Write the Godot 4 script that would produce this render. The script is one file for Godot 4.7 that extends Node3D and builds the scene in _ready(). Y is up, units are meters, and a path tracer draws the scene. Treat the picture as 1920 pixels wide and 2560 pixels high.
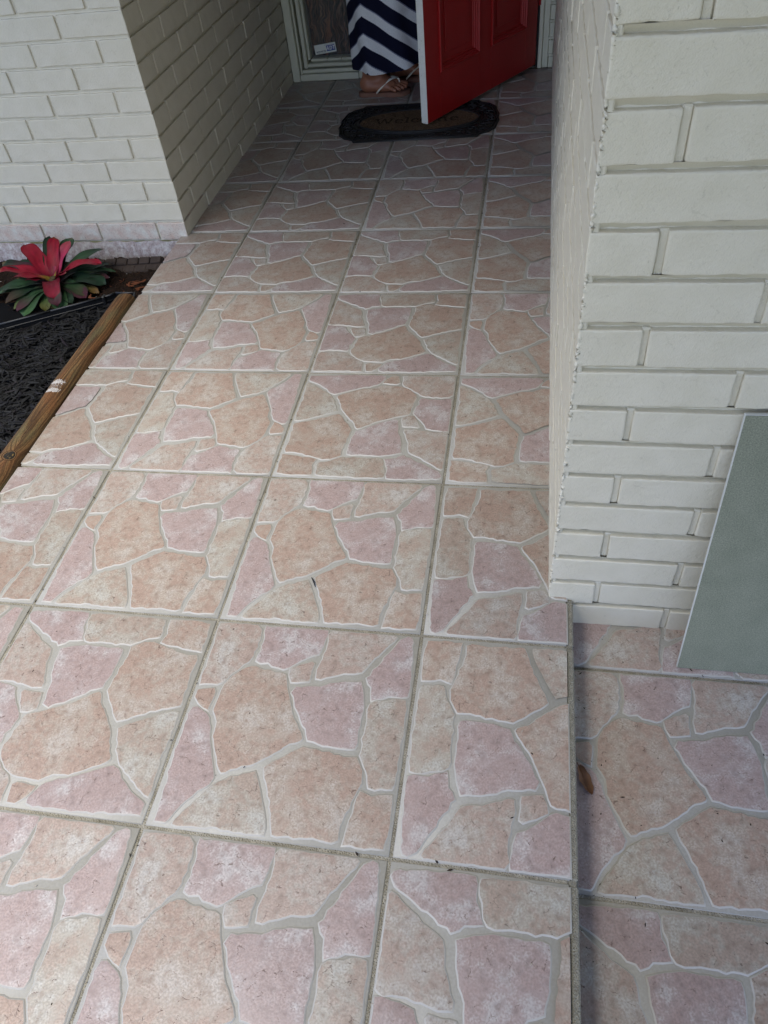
extends Node3D
# A tiled entry walk between painted brick walls. Units are metres; one floor tile is T wide.
const T := 0.45
const XL := -0.2408      # face of the left wall inside the alcove
const ZL := -2.222       # front face of the left wall
const XR := 1.1588       # face of the right wall inside the alcove
const ZR := -0.573       # front face of the right wall
const ZB := -4.005       # back of the alcove
const YLOW := -0.09      # lower porch floor
const XEDGE := 1.195     # edge of the raised floor over the step
const XSOIL := -0.272    # edge of the raised floor beside the bed

var M := {}
var rng := RandomNumberGenerator.new()
var name_count := {}

# ------------------------------------------------------------------ helpers
func numbered(n: String) -> String:
	var c: int = name_count.get(n, 0)
	name_count[n] = c + 1
	return n if c == 0 else "%s_%03d" % [n, c]

func tag(o: Node, label := "", category := "", group := "", kind := "") -> Node:
	if label: o.set_meta("label", label)
	if category: o.set_meta("category", category)
	if group: o.set_meta("group", group)
	if kind: o.set_meta("kind", kind)
	return o

func thing(called: String, label: String, category: String, at := Vector3.ZERO, turn := 0.0, group := "") -> Node3D:
	var o := Node3D.new()
	o.name = numbered(called)
	add_child(o)
	o.position = at
	o.rotation.y = turn
	tag(o, label, category, group)
	return o

func structure(called: String) -> Node3D:
	var o := Node3D.new()
	o.name = numbered(called)
	add_child(o)
	o.set_meta("kind", "structure")
	return o

func put(called: String, mesh: Mesh, m: Material, parent: Node, at := Vector3.ZERO) -> MeshInstance3D:
	var o := MeshInstance3D.new()
	o.mesh = mesh
	if m: o.material_override = m
	o.name = called
	o.position = at
	parent.add_child(o, true)
	return o

func start() -> SurfaceTool:
	var st := SurfaceTool.new()
	st.begin(Mesh.PRIMITIVE_TRIANGLES)
	st.set_smooth_group(0)
	return st

func finish(st: SurfaceTool, tangents := false) -> ArrayMesh:
	st.generate_normals()
	if tangents: st.generate_tangents()
	return st.commit()

# triangle whose front looks along n
func tri(st: SurfaceTool, a: Vector3, b: Vector3, c: Vector3, n: Vector3) -> void:
	st.add_vertex(a)
	if (b - a).cross(c - a).dot(n) > 0.0:
		st.add_vertex(c); st.add_vertex(b)
	else:
		st.add_vertex(b); st.add_vertex(c)

func quad(st: SurfaceTool, a: Vector3, b: Vector3, c: Vector3, d: Vector3, n: Vector3) -> void:
	tri(st, a, b, c, n)
	tri(st, a, c, d, n)

# chamfered box, flat shaded
func cbox(st: SurfaceTool, lo: Vector3, hi: Vector3, r := 0.002, xf := Transform3D.IDENTITY) -> void:
	var h := (hi - lo) * 0.5
	var c := (hi + lo) * 0.5
	r = minf(r, minf(h.x, minf(h.y, h.z)) * 0.49)
	st.set_smooth_group(-1)
	var P := func(x, y, z): return xf * (c + Vector3(x, y, z))
	for a in 3:
		var b := (a + 1) % 3
		var d := (a + 2) % 3
		for s in [-1.0, 1.0]:
			var q := []
			for e in [[-1, -1], [1, -1], [1, 1], [-1, 1]]:
				var v := Vector3.ZERO
				v[a] = s * h[a]
				v[b] = e[0] * (h[b] - r)
				v[d] = e[1] * (h[d] - r)
				q.append(P.call(v.x, v.y, v.z))
			var n := Vector3.ZERO
			n[a] = s
			quad(st, q[0], q[1], q[2], q[3], xf.basis * n)
		for s in [-1.0, 1.0]:
			for t in [-1.0, 1.0]:
				var q := []
				for e in [[1, 0, -1], [1, 0, 1], [0, 1, 1], [0, 1, -1]]:
					var v := Vector3.ZERO
					v[b] = s * (h[b] - (0.0 if e[0] == 1 else r))
					v[d] = t * (h[d] - (0.0 if e[1] == 1 else r))
					v[a] = e[2] * (h[a] - r)
					q.append(P.call(v.x, v.y, v.z))
				var n := Vector3.ZERO
				n[b] = s
				n[d] = t
				quad(st, q[0], q[1], q[2], q[3], xf.basis * n)
	for sx in [-1.0, 1.0]:
		for sy in [-1.0, 1.0]:
			for sz in [-1.0, 1.0]:
				tri(st, P.call(sx * h.x, sy * (h.y - r), sz * (h.z - r)), P.call(sx * (h.x - r), sy * h.y, sz * (h.z - r)), P.call(sx * (h.x - r), sy * (h.y - r), sz * h.z), xf.basis * Vector3(sx, sy, sz))
	st.set_smooth_group(0)

func boxm(lo: Vector3, hi: Vector3, r := 0.002) -> ArrayMesh:
	var st := start()
	cbox(st, lo, hi, r)
	return finish(st)

# tube along points with per-point radius
func tube(st: SurfaceTool, pts: Array, rad: Array, sides := 6, flat := 1.0) -> void:
	var rings := []
	for i in pts.size():
		var p: Vector3 = pts[i]
		var d: Vector3 = (pts[mini(i + 1, pts.size() - 1)] - pts[maxi(i - 1, 0)]).normalized()
		var u := d.cross(Vector3.UP)
		if u.length() < 0.05: u = d.cross(Vector3.RIGHT)
		u = u.normalized()
		var w := u.cross(d).normalized()
		var ring := []
		for k in sides:
			var a := TAU * k / sides
			ring.append(p + (u * cos(a) + w * sin(a) * flat) * rad[i])
		rings.append(ring)
	for i in pts.size() - 1:
		var mid: Vector3 = (pts[i] + pts[i + 1]) * 0.5
		for k in sides:
			var k2 := (k + 1) % sides
			var a: Vector3 = rings[i][k]
			var c: Vector3 = rings[i + 1][k2]
			quad(st, a, rings[i][k2], c, rings[i + 1][k], (a + c) * 0.5 - mid)
	for e in [0, pts.size() - 1]:
		var n: Vector3 = pts[0] - pts[1] if e == 0 else pts[e] - pts[e - 1]
		for k in range(1, sides - 1):
			tri(st, rings[e][0], rings[e][k], rings[e][k + 1], n)

func noise(sd: int, freq: float, oct := 4, type := FastNoiseLite.TYPE_SIMPLEX_SMOOTH) -> FastNoiseLite:
	var n := FastNoiseLite.new()
	n.seed = sd
	n.frequency = freq
	n.noise_type = type
	n.fractal_type = FastNoiseLite.FRACTAL_FBM if oct > 1 else FastNoiseLite.FRACTAL_NONE
	n.fractal_octaves = oct
	return n

func noise_bytes(n: FastNoiseLite, s: int) -> PackedByteArray:
	return n.get_seamless_image(s, s, false, false, 0.12, true).get_data()

func tex_rgb(data: PackedByteArray, w: int, h: int) -> ImageTexture:
	var im := Image.create_from_data(w, h, false, Image.FORMAT_RGB8, data)
	im.generate_mipmaps()
	return ImageTexture.create_from_image(im)

func normal_tex(gray: PackedByteArray, s: int, strength: float) -> ImageTexture:
	var im := Image.create_from_data(s, s, false, Image.FORMAT_L8, gray)
	im.convert(Image.FORMAT_RGBA8)
	im.bump_map_to_normal_map(strength)
	im.generate_mipmaps()
	return ImageTexture.create_from_image(im)

func mat(col: Color, rough := 0.6, spec := 0.5) -> StandardMaterial3D:
	var m := StandardMaterial3D.new()
	m.albedo_color = col
	m.roughness = rough
	m.metallic_specular = spec
	return m

func c8(r: int, g: int, b: int) -> Color:
	return Color8(r, g, b)

# grainy two-colour texture: blend by a noise, then specks from a second one
func grain_tex(s: int, a: Color, b: Color, f1: float, f2: float, amt: float, sd: int, speck := Color(0, 0, 0), speck_cut := 300, contrast := 1.0) -> ImageTexture:
	var n1 := noise_bytes(noise(sd, f1, 5), s)
	var n2 := noise_bytes(noise(sd + 7, f2, 3), s)
	var n3 := noise_bytes(noise(sd + 13, 0.12, 2), s)
	var out := PackedByteArray()
	out.resize(s * s * 3)
	for i in s * s:
		var t := clampf((n1[i] / 255.0 - 0.5) * contrast + 0.5, 0.0, 1.0)
		var g := 1.0 + (n2[i] / 255.0 - 0.5) * amt
		var c := a.lerp(b, t)
		if n3[i] > speck_cut and n1[i] > 110: c = c.lerp(speck, 0.7)
		out[i * 3] = int(clampf(c.r * g, 0, 1) * 255)
		out[i * 3 + 1] = int(clampf(c.g * g, 0, 1) * 255)
		out[i * 3 + 2] = int(clampf(c.b * g, 0, 1) * 255)
	return tex_rgb(out, s, s)

func triplanar(m: StandardMaterial3D, per_metre: float) -> StandardMaterial3D:
	m.uv1_triplanar = true
	m.uv1_world_triplanar = true
	m.uv1_scale = Vector3.ONE * per_metre
	return m

# ------------------------------------------------------------------ materials
func stone_print(sd: int, cols: Array, s: int) -> Array:
	# printed glaze of the flagstone tile: soft patches, fine mottle, specks and hairline cracks
	var big := noise_bytes(noise(sd, 0.0058, 3), s)
	var mid := noise_bytes(noise(sd + 1, 0.034, 5), s)
	var fine := noise_bytes(noise(sd + 2, 0.11, 4), s)
	var dirt := noise_bytes(noise(sd + 3, 0.026, 5), s)
	var cr := noise(sd + 4, 0.02, 1, FastNoiseLite.TYPE_CELLULAR)
	cr.cellular_return_type = FastNoiseLite.RETURN_DISTANCE2_SUB
	cr.domain_warp_enabled = true
	cr.domain_warp_amplitude = 22.0
	cr.domain_warp_frequency = 0.03
	var crack := cr.get_image(s, s, false, false, true).get_data()
	var mask := noise_bytes(noise(sd + 5, 0.02, 3), s)
	var streak := noise(sd + 6, 0.05, 2)
	var out := PackedByteArray()
	out.resize(s * s * 3)
	var hgt := PackedByteArray()
	hgt.resize(s * s)
	var base: Color = cols[0]
	var warm: Color = cols[1]
	var pale: Color = cols[2]
	var dark: Color = cols[3]
	for i in s * s:
		var b := big[i] / 255.0
		var m := mid[i] / 255.0
		var f := fine[i] / 255.0
		var t := smoothstep(0.38, 0.66, b * 0.55 + m * 0.45)
		var c := base.lerp(warm, t)
		var pl := smoothstep(0.55, 0.8, (1.0 - b) * 0.6 + f * 0.2 + m * 0.25)
		c = c.lerp(pale, pl * 0.95)
		var dk := smoothstep(0.56, 0.82, dirt[i] / 255.0 * 0.6 + f * 0.42)
		c = c.lerp(dark, dk * 0.62)
		var g := 1.0 + (f - 0.5) * 0.26
		var k := crack[i]
		var line := 0.0
		if k < 6 and mask[i] > 138: line = (1.0 - k / 6.0) * smoothstep(138.0, 165.0, float(mask[i]))
		c = c.lerp(Color(0.3, 0.23, 0.2), line * 0.7)
		out[i * 3] = int(clampf(c.r * g, 0, 1) * 255)
		out[i * 3 + 1] = int(clampf(c.g * g, 0, 1) * 255)
		out[i * 3 + 2] = int(clampf(c.b * g, 0, 1) * 255)
		hgt[i] = int(clampf(0.5 + (f - 0.5) * 0.35 + (m - 0.5) * 0.5 - line * 0.4, 0, 1) * 255)
	return [tex_rgb(out, s, s), normal_tex(hgt, s, 2.0)]

func make_materials() -> void:
	var s := 768
	var bt := stone_print(11, [c8(166, 157, 147), c8(162, 145, 134), c8(175, 171, 165), c8(120, 104, 94)], s)
	var pt := stone_print(41, [c8(164, 149, 145), c8(160, 142, 137), c8(177, 171, 168), c8(120, 105, 101)], s)
	M.stone_beige = mat(Color(1, 1, 1), 0.33, 0.5)
	M.stone_beige.albedo_texture = bt[0]
	M.stone_beige.normal_enabled = true
	M.stone_beige.normal_texture = bt[1]
	M.stone_beige.normal_scale = 0.35
	M.stone_orange = M.stone_beige.duplicate()
	M.stone_orange.albedo_color = Color(0.99, 0.965, 0.945)
	M.stone_pale = M.stone_beige.duplicate()
	M.stone_pale.albedo_color = Color(0.99, 1.0, 0.99)
	M.stone_pink = M.stone_beige.duplicate()
	M.stone_pink.albedo_texture = pt[0]
	M.stone_pink.normal_texture = pt[1]
	M.glaze = mat(Color(1, 1, 1), 0.42, 0.5)
	M.glaze.albedo_texture = grain_tex(512, c8(154, 151, 142), c8(164, 162, 154), 0.012, 0.15, 0.1, 61)
	triplanar(M.glaze, 2.1)
	M.glaze_rim = M.glaze.duplicate()
	M.glaze_rim.albedo_texture = grain_tex(512, c8(165, 161, 152), c8(175, 172, 164), 0.012, 0.15, 0.06, 63)
	var gr := noise_bytes(noise(71, 0.16, 4), 512)
	M.grout = mat(Color(1, 1, 1), 0.95, 0.3)
	M.grout.albedo_texture = grain_tex(512, c8(130, 125, 110), c8(166, 161, 147), 0.012, 0.2, 0.35, 71, Color8(80, 74, 62), 218, 1.3)
	M.grout.normal_enabled = true
	M.grout.normal_texture = normal_tex(gr, 512, 5.0)
	triplanar(M.grout, 3.0)
	M.step_edge = M.grout.duplicate()
	M.step_edge.albedo_texture = grain_tex(512, c8(122, 119, 107), c8(150, 147, 133), 0.03, 0.2, 0.4, 77)
	# wall paints
	var pt2 := paint_maps(1024)
	M.cream = mat(Color(1, 1, 1), 0.5)
	M.cream.albedo_texture = pt2[0]
	M.cream.normal_enabled = true
	M.cream.normal_texture = pt2[1]
	M.cream.normal_scale = 1.0
	triplanar(M.cream, 2.0)
	M.cream_stained = M.cream.duplicate()
	M.cream_stained.albedo_texture = grain_tex(768, c8(205, 203, 192), c8(194, 171, 156), 0.009, 0.06, 0.1, 91, Color8(80, 66, 58), 204, 1.5)
	M.footing = M.cream.duplicate()
	M.footing.albedo_texture = grain_tex(768, c8(188, 186, 182), c8(142, 127, 124), 0.02, 0.06, 0.3, 95, Color8(70, 56, 52), 190, 1.6)
	M.footing.roughness = 0.9
	M.trim = mat(c8(209, 209, 186), 0.45)
	M.door_edge = mat(Color(1, 1, 1), 0.5)
	M.door_edge.albedo_texture = grain_tex(256, c8(232, 233, 226), c8(220, 222, 212), 0.02, 0.1, 0.05, 121, Color8(120, 105, 80), 226)
	triplanar(M.door_edge, 3.0)
	M.red = mat(Color(1, 1, 1), 0.38)
	M.red.albedo_texture = grain_tex(256, c8(150, 22, 23), c8(158, 26, 26), 0.02, 0.1, 0.08, 123)
	triplanar(M.red, 2.0)
	M.black = mat(c8(20, 20, 21), 0.6)
	M.dark_metal = mat(c8(70, 70, 66), 0.5)
	M.glass = mat(Color(0.5, 0.55, 0.55, 0.12), 0.03)
	M.glass.transparency = BaseMaterial3D.TRANSPARENCY_ALPHA
	M.room = mat(c8(150, 140, 125), 0.9)
	M.unseen_soffit = mat(c8(96, 84, 70), 0.8)  # unseen ceiling, kept dark to cut the light bouncing inside the alcove
	# garden
	M.soil = mat(Color(1, 1, 1), 1.0, 0.2)
	M.soil.albedo_texture = grain_tex(512, c8(29, 23, 20), c8(52, 40, 33), 0.03, 0.15, 0.6, 131)
	triplanar(M.soil, 2.5)
	M.mulch_bed = mat(c8(18, 18, 19), 1.0, 0.2)
	M.mulch = mat(Color(1, 1, 1), 0.72, 0.35)
	M.mulch.vertex_color_use_as_albedo = true
	M.bits = mat(Color(1, 1, 1), 0.9, 0.3)
	M.bits.vertex_color_use_as_albedo = true
	M.lawn = mat(Color(1, 1, 1), 1.0, 0.2)
	M.lawn.albedo_texture = grain_tex(256, c8(112, 112, 70), c8(134, 128, 92), 0.03, 0.1, 0.4, 141)
	triplanar(M.lawn, 0.7)
	M.plastic = mat(c8(22, 23, 25), 0.35)
	M.edging = mat(Color(1, 1, 1), 0.8)
	M.edging.albedo_texture = grain_tex(256, c8(52, 42, 36), c8(70, 58, 50), 0.03, 0.15, 0.4, 145)
	triplanar(M.edging, 3.0)
	M.leaf = mat(Color(1, 1, 1), 0.48, 0.3)
	M.leaf.vertex_color_use_as_albedo = true
	M.leaf.backlight_enabled = true
	M.leaf.backlight = Color(0.12, 0.08, 0.05)
	M.leaf.cull_mode = BaseMaterial3D.CULL_DISABLED
	M.slate = mat(Color(1, 1, 1), 0.8, 0.4)
	M.slate.albedo_texture = grain_tex(512, c8(124, 128, 110), c8(136, 139, 121), 0.012, 0.3, 0.46, 151)
	triplanar(M.slate, 2.2)
	M.slate_body = mat(c8(196, 198, 192), 0.8)
	# doormat
	M.rubber = mat(c8(26, 27, 28), 0.55)
	M.coir = mat(Color(1, 1, 1), 1.0, 0.2)
	M.coir.albedo_texture = grain_tex(256, c8(92, 76, 60), c8(126, 106, 84), 0.06, 0.25, 0.7, 161)
	triplanar(M.coir, 5.0)
	M.ink = mat(c8(64, 52, 41), 1.0, 0.2)
	# person
	M.skin = mat(Color(1, 1, 1), 0.5)
	M.skin.albedo_texture = grain_tex(256, c8(148, 98, 74), c8(164, 112, 86), 0.02, 0.1, 0.1, 171)
	triplanar(M.skin, 5.0)
	M.sole = mat(c8(128, 92, 74), 0.8)
	M.strap = mat(c8(232, 228, 212), 0.5)
	M.navy = mat(c8(32, 34, 52), 0.85)
	M.hair = mat(c8(28, 22, 20), 0.7)
	M.curtain = mat(Color(1, 1, 1), 1.0, 0.2)
	M.curtain.albedo_texture = curtain_tex()
	M.skirt = mat(Color(1, 1, 1), 0.9, 0.2)
	M.skirt.albedo_texture = chevron_tex()
	M.timber = mat(Color(0.86, 0.85, 0.85), 0.75, 0.35)
	M.timber.albedo_texture = timber_tex()
	M.timber.normal_enabled = true
	M.timber.normal_texture = timber_normal
	M.timber.normal_scale = 1.0
	M.dry_leaf = mat(Color(1, 1, 1), 0.7)
	M.dry_leaf.albedo_texture = grain_tex(128, c8(104, 70, 44), c8(128, 90, 60), 0.03, 0.1, 0.2, 181)
	triplanar(M.dry_leaf, 6.0)

func paint_maps(s: int) -> Array:
	var soft := noise_bytes(noise(83, 0.006, 3), s)
	var lump := noise_bytes(noise(84, 0.05, 4), s)
	var sand := noise_bytes(noise(85, 0.16, 3), s)
	var pit := noise_bytes(noise(86, 0.1, 1), s)
	var mask := noise_bytes(noise(87, 0.011, 3), s)
	var cr := noise(88, 0.016, 1, FastNoiseLite.TYPE_CELLULAR)
	cr.cellular_return_type = FastNoiseLite.RETURN_DISTANCE2_SUB
	cr.domain_warp_enabled = true
	cr.domain_warp_amplitude = 34.0
	cr.domain_warp_frequency = 0.02
	var crack := cr.get_image(s, s, false, false, true).get_data()
	var a := c8(207, 201, 180)
	var b := c8(214, 208, 189)
	var dirt := c8(168, 162, 140)
	var out := PackedByteArray()
	out.resize(s * s * 3)
	var hgt := PackedByteArray()
	hgt.resize(s * s)
	for i in s * s:
		var c := a.lerp(b, soft[i] / 255.0)
		var h := 0.5 + (lump[i] / 255.0 - 0.5) * 0.5 + (sand[i] / 255.0 - 0.5) * 0.3
		if crack[i] < 3 and mask[i] > 158:
			c = c.lerp(dirt, 0.22)
			h -= 0.22
		if pit[i] > 238 and mask[i] < 120:
			c = c.lerp(dirt, 0.3)
			h -= 0.3
		out[i * 3] = c.r8
		out[i * 3 + 1] = c.g8
		out[i * 3 + 2] = c.b8
		hgt[i] = int(clampf(h, 0, 1) * 255)
	return [tex_rgb(out, s, s), normal_tex(hgt, s, 2.5)]

func curtain_tex() -> ImageTexture:
	var w := 256
	var h := 512
	var a := noise(191, 0.05, 4)
	var b := noise(192, 0.02, 3)
	var out := PackedByteArray()
	out.resize(w * h * 3)
	for y in h:
		for x in w:
			var wob := b.get_noise_2d(x * 0.6, y * 0.8) * 14.0
			var v := a.get_noise_2d((x + wob) * 1.9, y * 0.16) * 0.5 + 0.5
			v = smoothstep(0.25, 0.8, v)
			var r := b.get_noise_2d(x * 1.1 + 300, y * 0.35) * 0.5 + 0.5
			var c := Color8(52, 38, 30).lerp(Color8(196, 120, 78).lerp(Color8(150, 126, 104), r), v)
			var i := (y * w + x) * 3
			out[i] = c.r8
			out[i + 1] = c.g8
			out[i + 2] = c.b8
	return tex_rgb(out, w, h)

func chevron_tex() -> ImageTexture:
	# dyed chevrons; u spans 1.024 m round the skirt from the seam, v spans 1.024 m of height
	var s := 512
	var n := noise(201, 0.2, 2)
	var out := PackedByteArray()
	out.resize(s * s * 3)
	for y in s:
		var hh := (1.0 - (y + 0.5) / s) * 1.024
		for x in s:
			var u := ((x + 0.5) / s - 0.5) * 1.024
			var q := fposmod((hh + 0.73 * absf(u) - 0.247) / 0.121, 1.0)
			var c := Color8(27, 29, 48)
			if q < 0.39: c = Color8(222, 225, 224)
			elif q < 0.44: c = Color8(112, 118, 138)
			var g := 1.0 + n.get_noise_2d(x * 2.0, y * 2.0) * 0.08
			var i := (y * s + x) * 3
			out[i] = int(clampf(c.r * g, 0, 1) * 255)
			out[i + 1] = int(clampf(c.g * g, 0, 1) * 255)
			out[i + 2] = int(clampf(c.b * g, 0, 1) * 255)
	return tex_rgb(out, s, s)

var timber_normal: ImageTexture

func timber_tex() -> ImageTexture:
	# u runs round the timber (0.5 is the top), v runs along its 2.2 m
	var w := 256
	var h := 1536
	var a := noise(211, 0.05, 5)
	var b := noise(212, 0.012, 3)
	var f := noise(213, 0.2, 3)
	var hg := PackedByteArray()
	hg.resize(w * h)
	var out := PackedByteArray()
	out.resize(w * h * 3)
	for y in h:
		var zz := y / float(h) * 2.2
		for x in w:
			var uu := x / float(w)
			var ku := (uu - 0.455) * 0.21
			var kv := zz - 0.845
			var kd := sqrt(ku * ku + kv * kv * 0.6)
			var push := 0.02 * exp(-kd * kd / 0.0012) * signf(ku + 0.0001)
			var xx := x + push * 900.0 + b.get_noise_2d(x, y * 0.3) * 10.0
			var v := a.get_noise_2d(xx * 2.2, y * 0.11) * 0.5 + 0.5
			var r := b.get_noise_2d(x * 1.5 + 99, y * 0.5) * 0.5 + 0.5
			var c := Color8(78, 56, 34).lerp(Color8(140, 108, 68), smoothstep(0.2, 0.8, v))
			c = c.lerp(Color8(104, 102, 70), smoothstep(0.5, 0.8, r) * 0.6)
			c = c.lerp(Color8(124, 78, 46), smoothstep(0.5, 0.8, 1.0 - r) * 0.5)
			c = c.lerp(Color8(50, 38, 26), smoothstep(0.72, 0.8, a.get_noise_2d(xx * 4.0 + 500, y * 0.05) * 0.5 + 0.5) * 0.8)
			if kd < 0.0125:
				c = Color8(46, 42, 36).lerp(Color8(150, 124, 70), smoothstep(0.25, 0.5, f.get_noise_2d(x * 0.8, y * 0.4)))
			elif kd < 0.0145:
				c = Color8(132, 100, 62)
			elif kd < 0.0165:
				c = Color8(80, 54, 30)
			var pu := (uu - 0.53) / 0.12
			for pz in [[0.553, 0.011], [0.512, 0.013], [0.533, 0.024]]:
				var pv: float = (zz - pz[0]) / pz[1]
				var e := pu * pu + pv * pv
				var lim := 0.75 + f.get_noise_2d(x * 0.9, y * 0.6) * 1.1
				if pz[0] == 0.533: lim = 0.35 + f.get_noise_2d(x * 3.0, y * 3.0) * 1.6 - 0.35
				if e < lim: c = Color8(206, 202, 196)
			var g := 1.0 + f.get_noise_2d(x * 2.0, y * 0.6) * 0.25
			hg[y * w + x] = int(clampf(c.get_luminance() * 1.3 * g, 0, 1) * 255)
			var i := (y * w + x) * 3
			out[i] = int(clampf(c.r * g, 0, 1) * 255)
			out[i + 1] = int(clampf(c.g * g, 0, 1) * 255)
			out[i + 2] = int(clampf(c.b * g, 0, 1) * 255)
	var im := Image.create_from_data(w, h, false, Image.FORMAT_L8, hg)
	im.convert(Image.FORMAT_RGBA8)
	im.bump_map_to_normal_map(4.0)
	im.generate_mipmaps()
	timber_normal = ImageTexture.create_from_image(im)
	return tex_rgb(out, w, h)

# ------------------------------------------------------------------ tiled floors
var stones := []          # [outline in tile units (centred), material key]
var tile_cache := {}

func make_pattern() -> void:
	var raw := [
		["stone_beige", [0.021,0.024, 0.210,0.017, 0.230,0.041, 0.239,0.091, 0.230,0.186, 0.223,0.220, 0.175,0.263, 0.128,0.333, 0.031,0.352, 0.023,0.263, 0.022,0.111]],
		["stone_pink", [0.256,0.023, 0.550,0.017, 0.550,0.077, 0.536,0.151, 0.478,0.176, 0.392,0.241, 0.309,0.221, 0.255,0.212, 0.261,0.153, 0.264,0.084]],
		["stone_beige", [0.581,0.019, 0.879,0.016, 0.886,0.030, 0.826,0.109, 0.751,0.224, 0.675,0.237, 0.551,0.277, 0.562,0.173, 0.572,0.099]],
		["stone_pink", [0.911,0.033, 0.960,0.023, 0.971,0.170, 0.974,0.319, 0.893,0.331, 0.822,0.356, 0.808,0.296, 0.784,0.253, 0.848,0.140]],
		["stone_beige", [0.425,0.238, 0.515,0.192, 0.525,0.200, 0.520,0.289, 0.444,0.301]],
		["stone_orange", [0.025,0.385, 0.102,0.372, 0.110,0.385, 0.102,0.475, 0.078,0.468, 0.030,0.425]],
		["stone_orange", [0.238,0.242, 0.328,0.257, 0.408,0.272, 0.434,0.343, 0.471,0.427, 0.513,0.500, 0.556,0.565, 0.548,0.578, 0.485,0.609, 0.396,0.686, 0.312,0.719, 0.248,0.753, 0.212,0.687, 0.170,0.595, 0.161,0.529, 0.133,0.480, 0.135,0.409, 0.140,0.345, 0.194,0.270]],
		["stone_pink", [0.472,0.330, 0.576,0.315, 0.652,0.289, 0.756,0.274, 0.774,0.308, 0.789,0.394, 0.788,0.478, 0.788,0.584, 0.728,0.590, 0.650,0.583, 0.584,0.566, 0.558,0.520, 0.507,0.441, 0.462,0.358]],
		["stone_pale", [0.817,0.374, 0.889,0.353, 0.970,0.345, 0.978,0.458, 0.976,0.579, 0.974,0.723, 0.965,0.735, 0.876,0.742, 0.853,0.677, 0.820,0.612, 0.815,0.541, 0.820,0.458]],
		["stone_pink", [0.028,0.469, 0.123,0.516, 0.155,0.613, 0.197,0.705, 0.225,0.779, 0.196,0.820, 0.139,0.879, 0.083,0.975, 0.044,0.973, 0.038,0.898, 0.027,0.676]],
		["stone_pale", [0.121,0.978, 0.169,0.897, 0.249,0.792, 0.323,0.756, 0.393,0.729, 0.418,0.765, 0.443,0.828, 0.480,0.896, 0.493,0.971, 0.375,0.978, 0.276,0.970]],
		["stone_orange", [0.426,0.710, 0.483,0.665, 0.569,0.604, 0.656,0.614, 0.751,0.627, 0.803,0.625, 0.832,0.679, 0.839,0.724, 0.814,0.807, 0.792,0.880, 0.784,0.962, 0.768,0.968, 0.661,0.964, 0.529,0.967, 0.505,0.893, 0.465,0.797]],
		["stone_orange", [0.842,0.760, 0.889,0.776, 0.973,0.766, 0.975,0.872, 0.969,0.966, 0.894,0.972, 0.814,0.972, 0.819,0.904, 0.834,0.797]]]
	var wob := noise(5, 9.0, 3)
	for e in raw:
		var a: Array = e[1]
		var n := a.size() / 2
		var p := PackedVector2Array()
		for i in n:
			var p0 := Vector2(a[((i - 1 + n) % n) * 2], a[((i - 1 + n) % n) * 2 + 1])
			var p1 := Vector2(a[i * 2], a[i * 2 + 1])
			var p2 := Vector2(a[((i + 1) % n) * 2], a[((i + 1) % n) * 2 + 1])
			var p3 := Vector2(a[((i + 2) % n) * 2], a[((i + 2) % n) * 2 + 1])
			var seg := maxi(1, int(p1.distance_to(p2) / 0.022))
			for k in seg:
				var t := k / float(seg)
				var q := p1.lerp(p2, t) * 0.45 + p1.cubic_interpolate(p2, p0, p3, t) * 0.55
				q += Vector2(wob.get_noise_2d(q.x * 3.0, q.y * 3.0), wob.get_noise_2d(q.x * 3.0 + 50, q.y * 3.0)) * 0.009
				p.append(Vector2(clampf(q.x, 0.017, 0.983), clampf(q.y, 0.017, 0.983)) - Vector2(0.5, 0.5))
		stones.append([p, e[0]])

func inset(p: PackedVector2Array, d: float) -> PackedVector2Array:
	var out := PackedVector2Array()
	var n := p.size()
	var sg := 1.0 if Geometry2D.is_polygon_clockwise(p) else -1.0
	for i in n:
		var a := (p[i] - p[(i - 1 + n) % n]).normalized()
		var b := (p[(i + 1) % n] - p[i]).normalized()
		var na := Vector2(a.y, -a.x) * sg
		var nb := Vector2(b.y, -b.x) * sg
		var m := (na + nb)
		if m.length() < 0.3: m = na
		m = m.normalized()
		out.append(p[i] + m * d / maxf(0.6, m.dot(na)))
	return out

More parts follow.
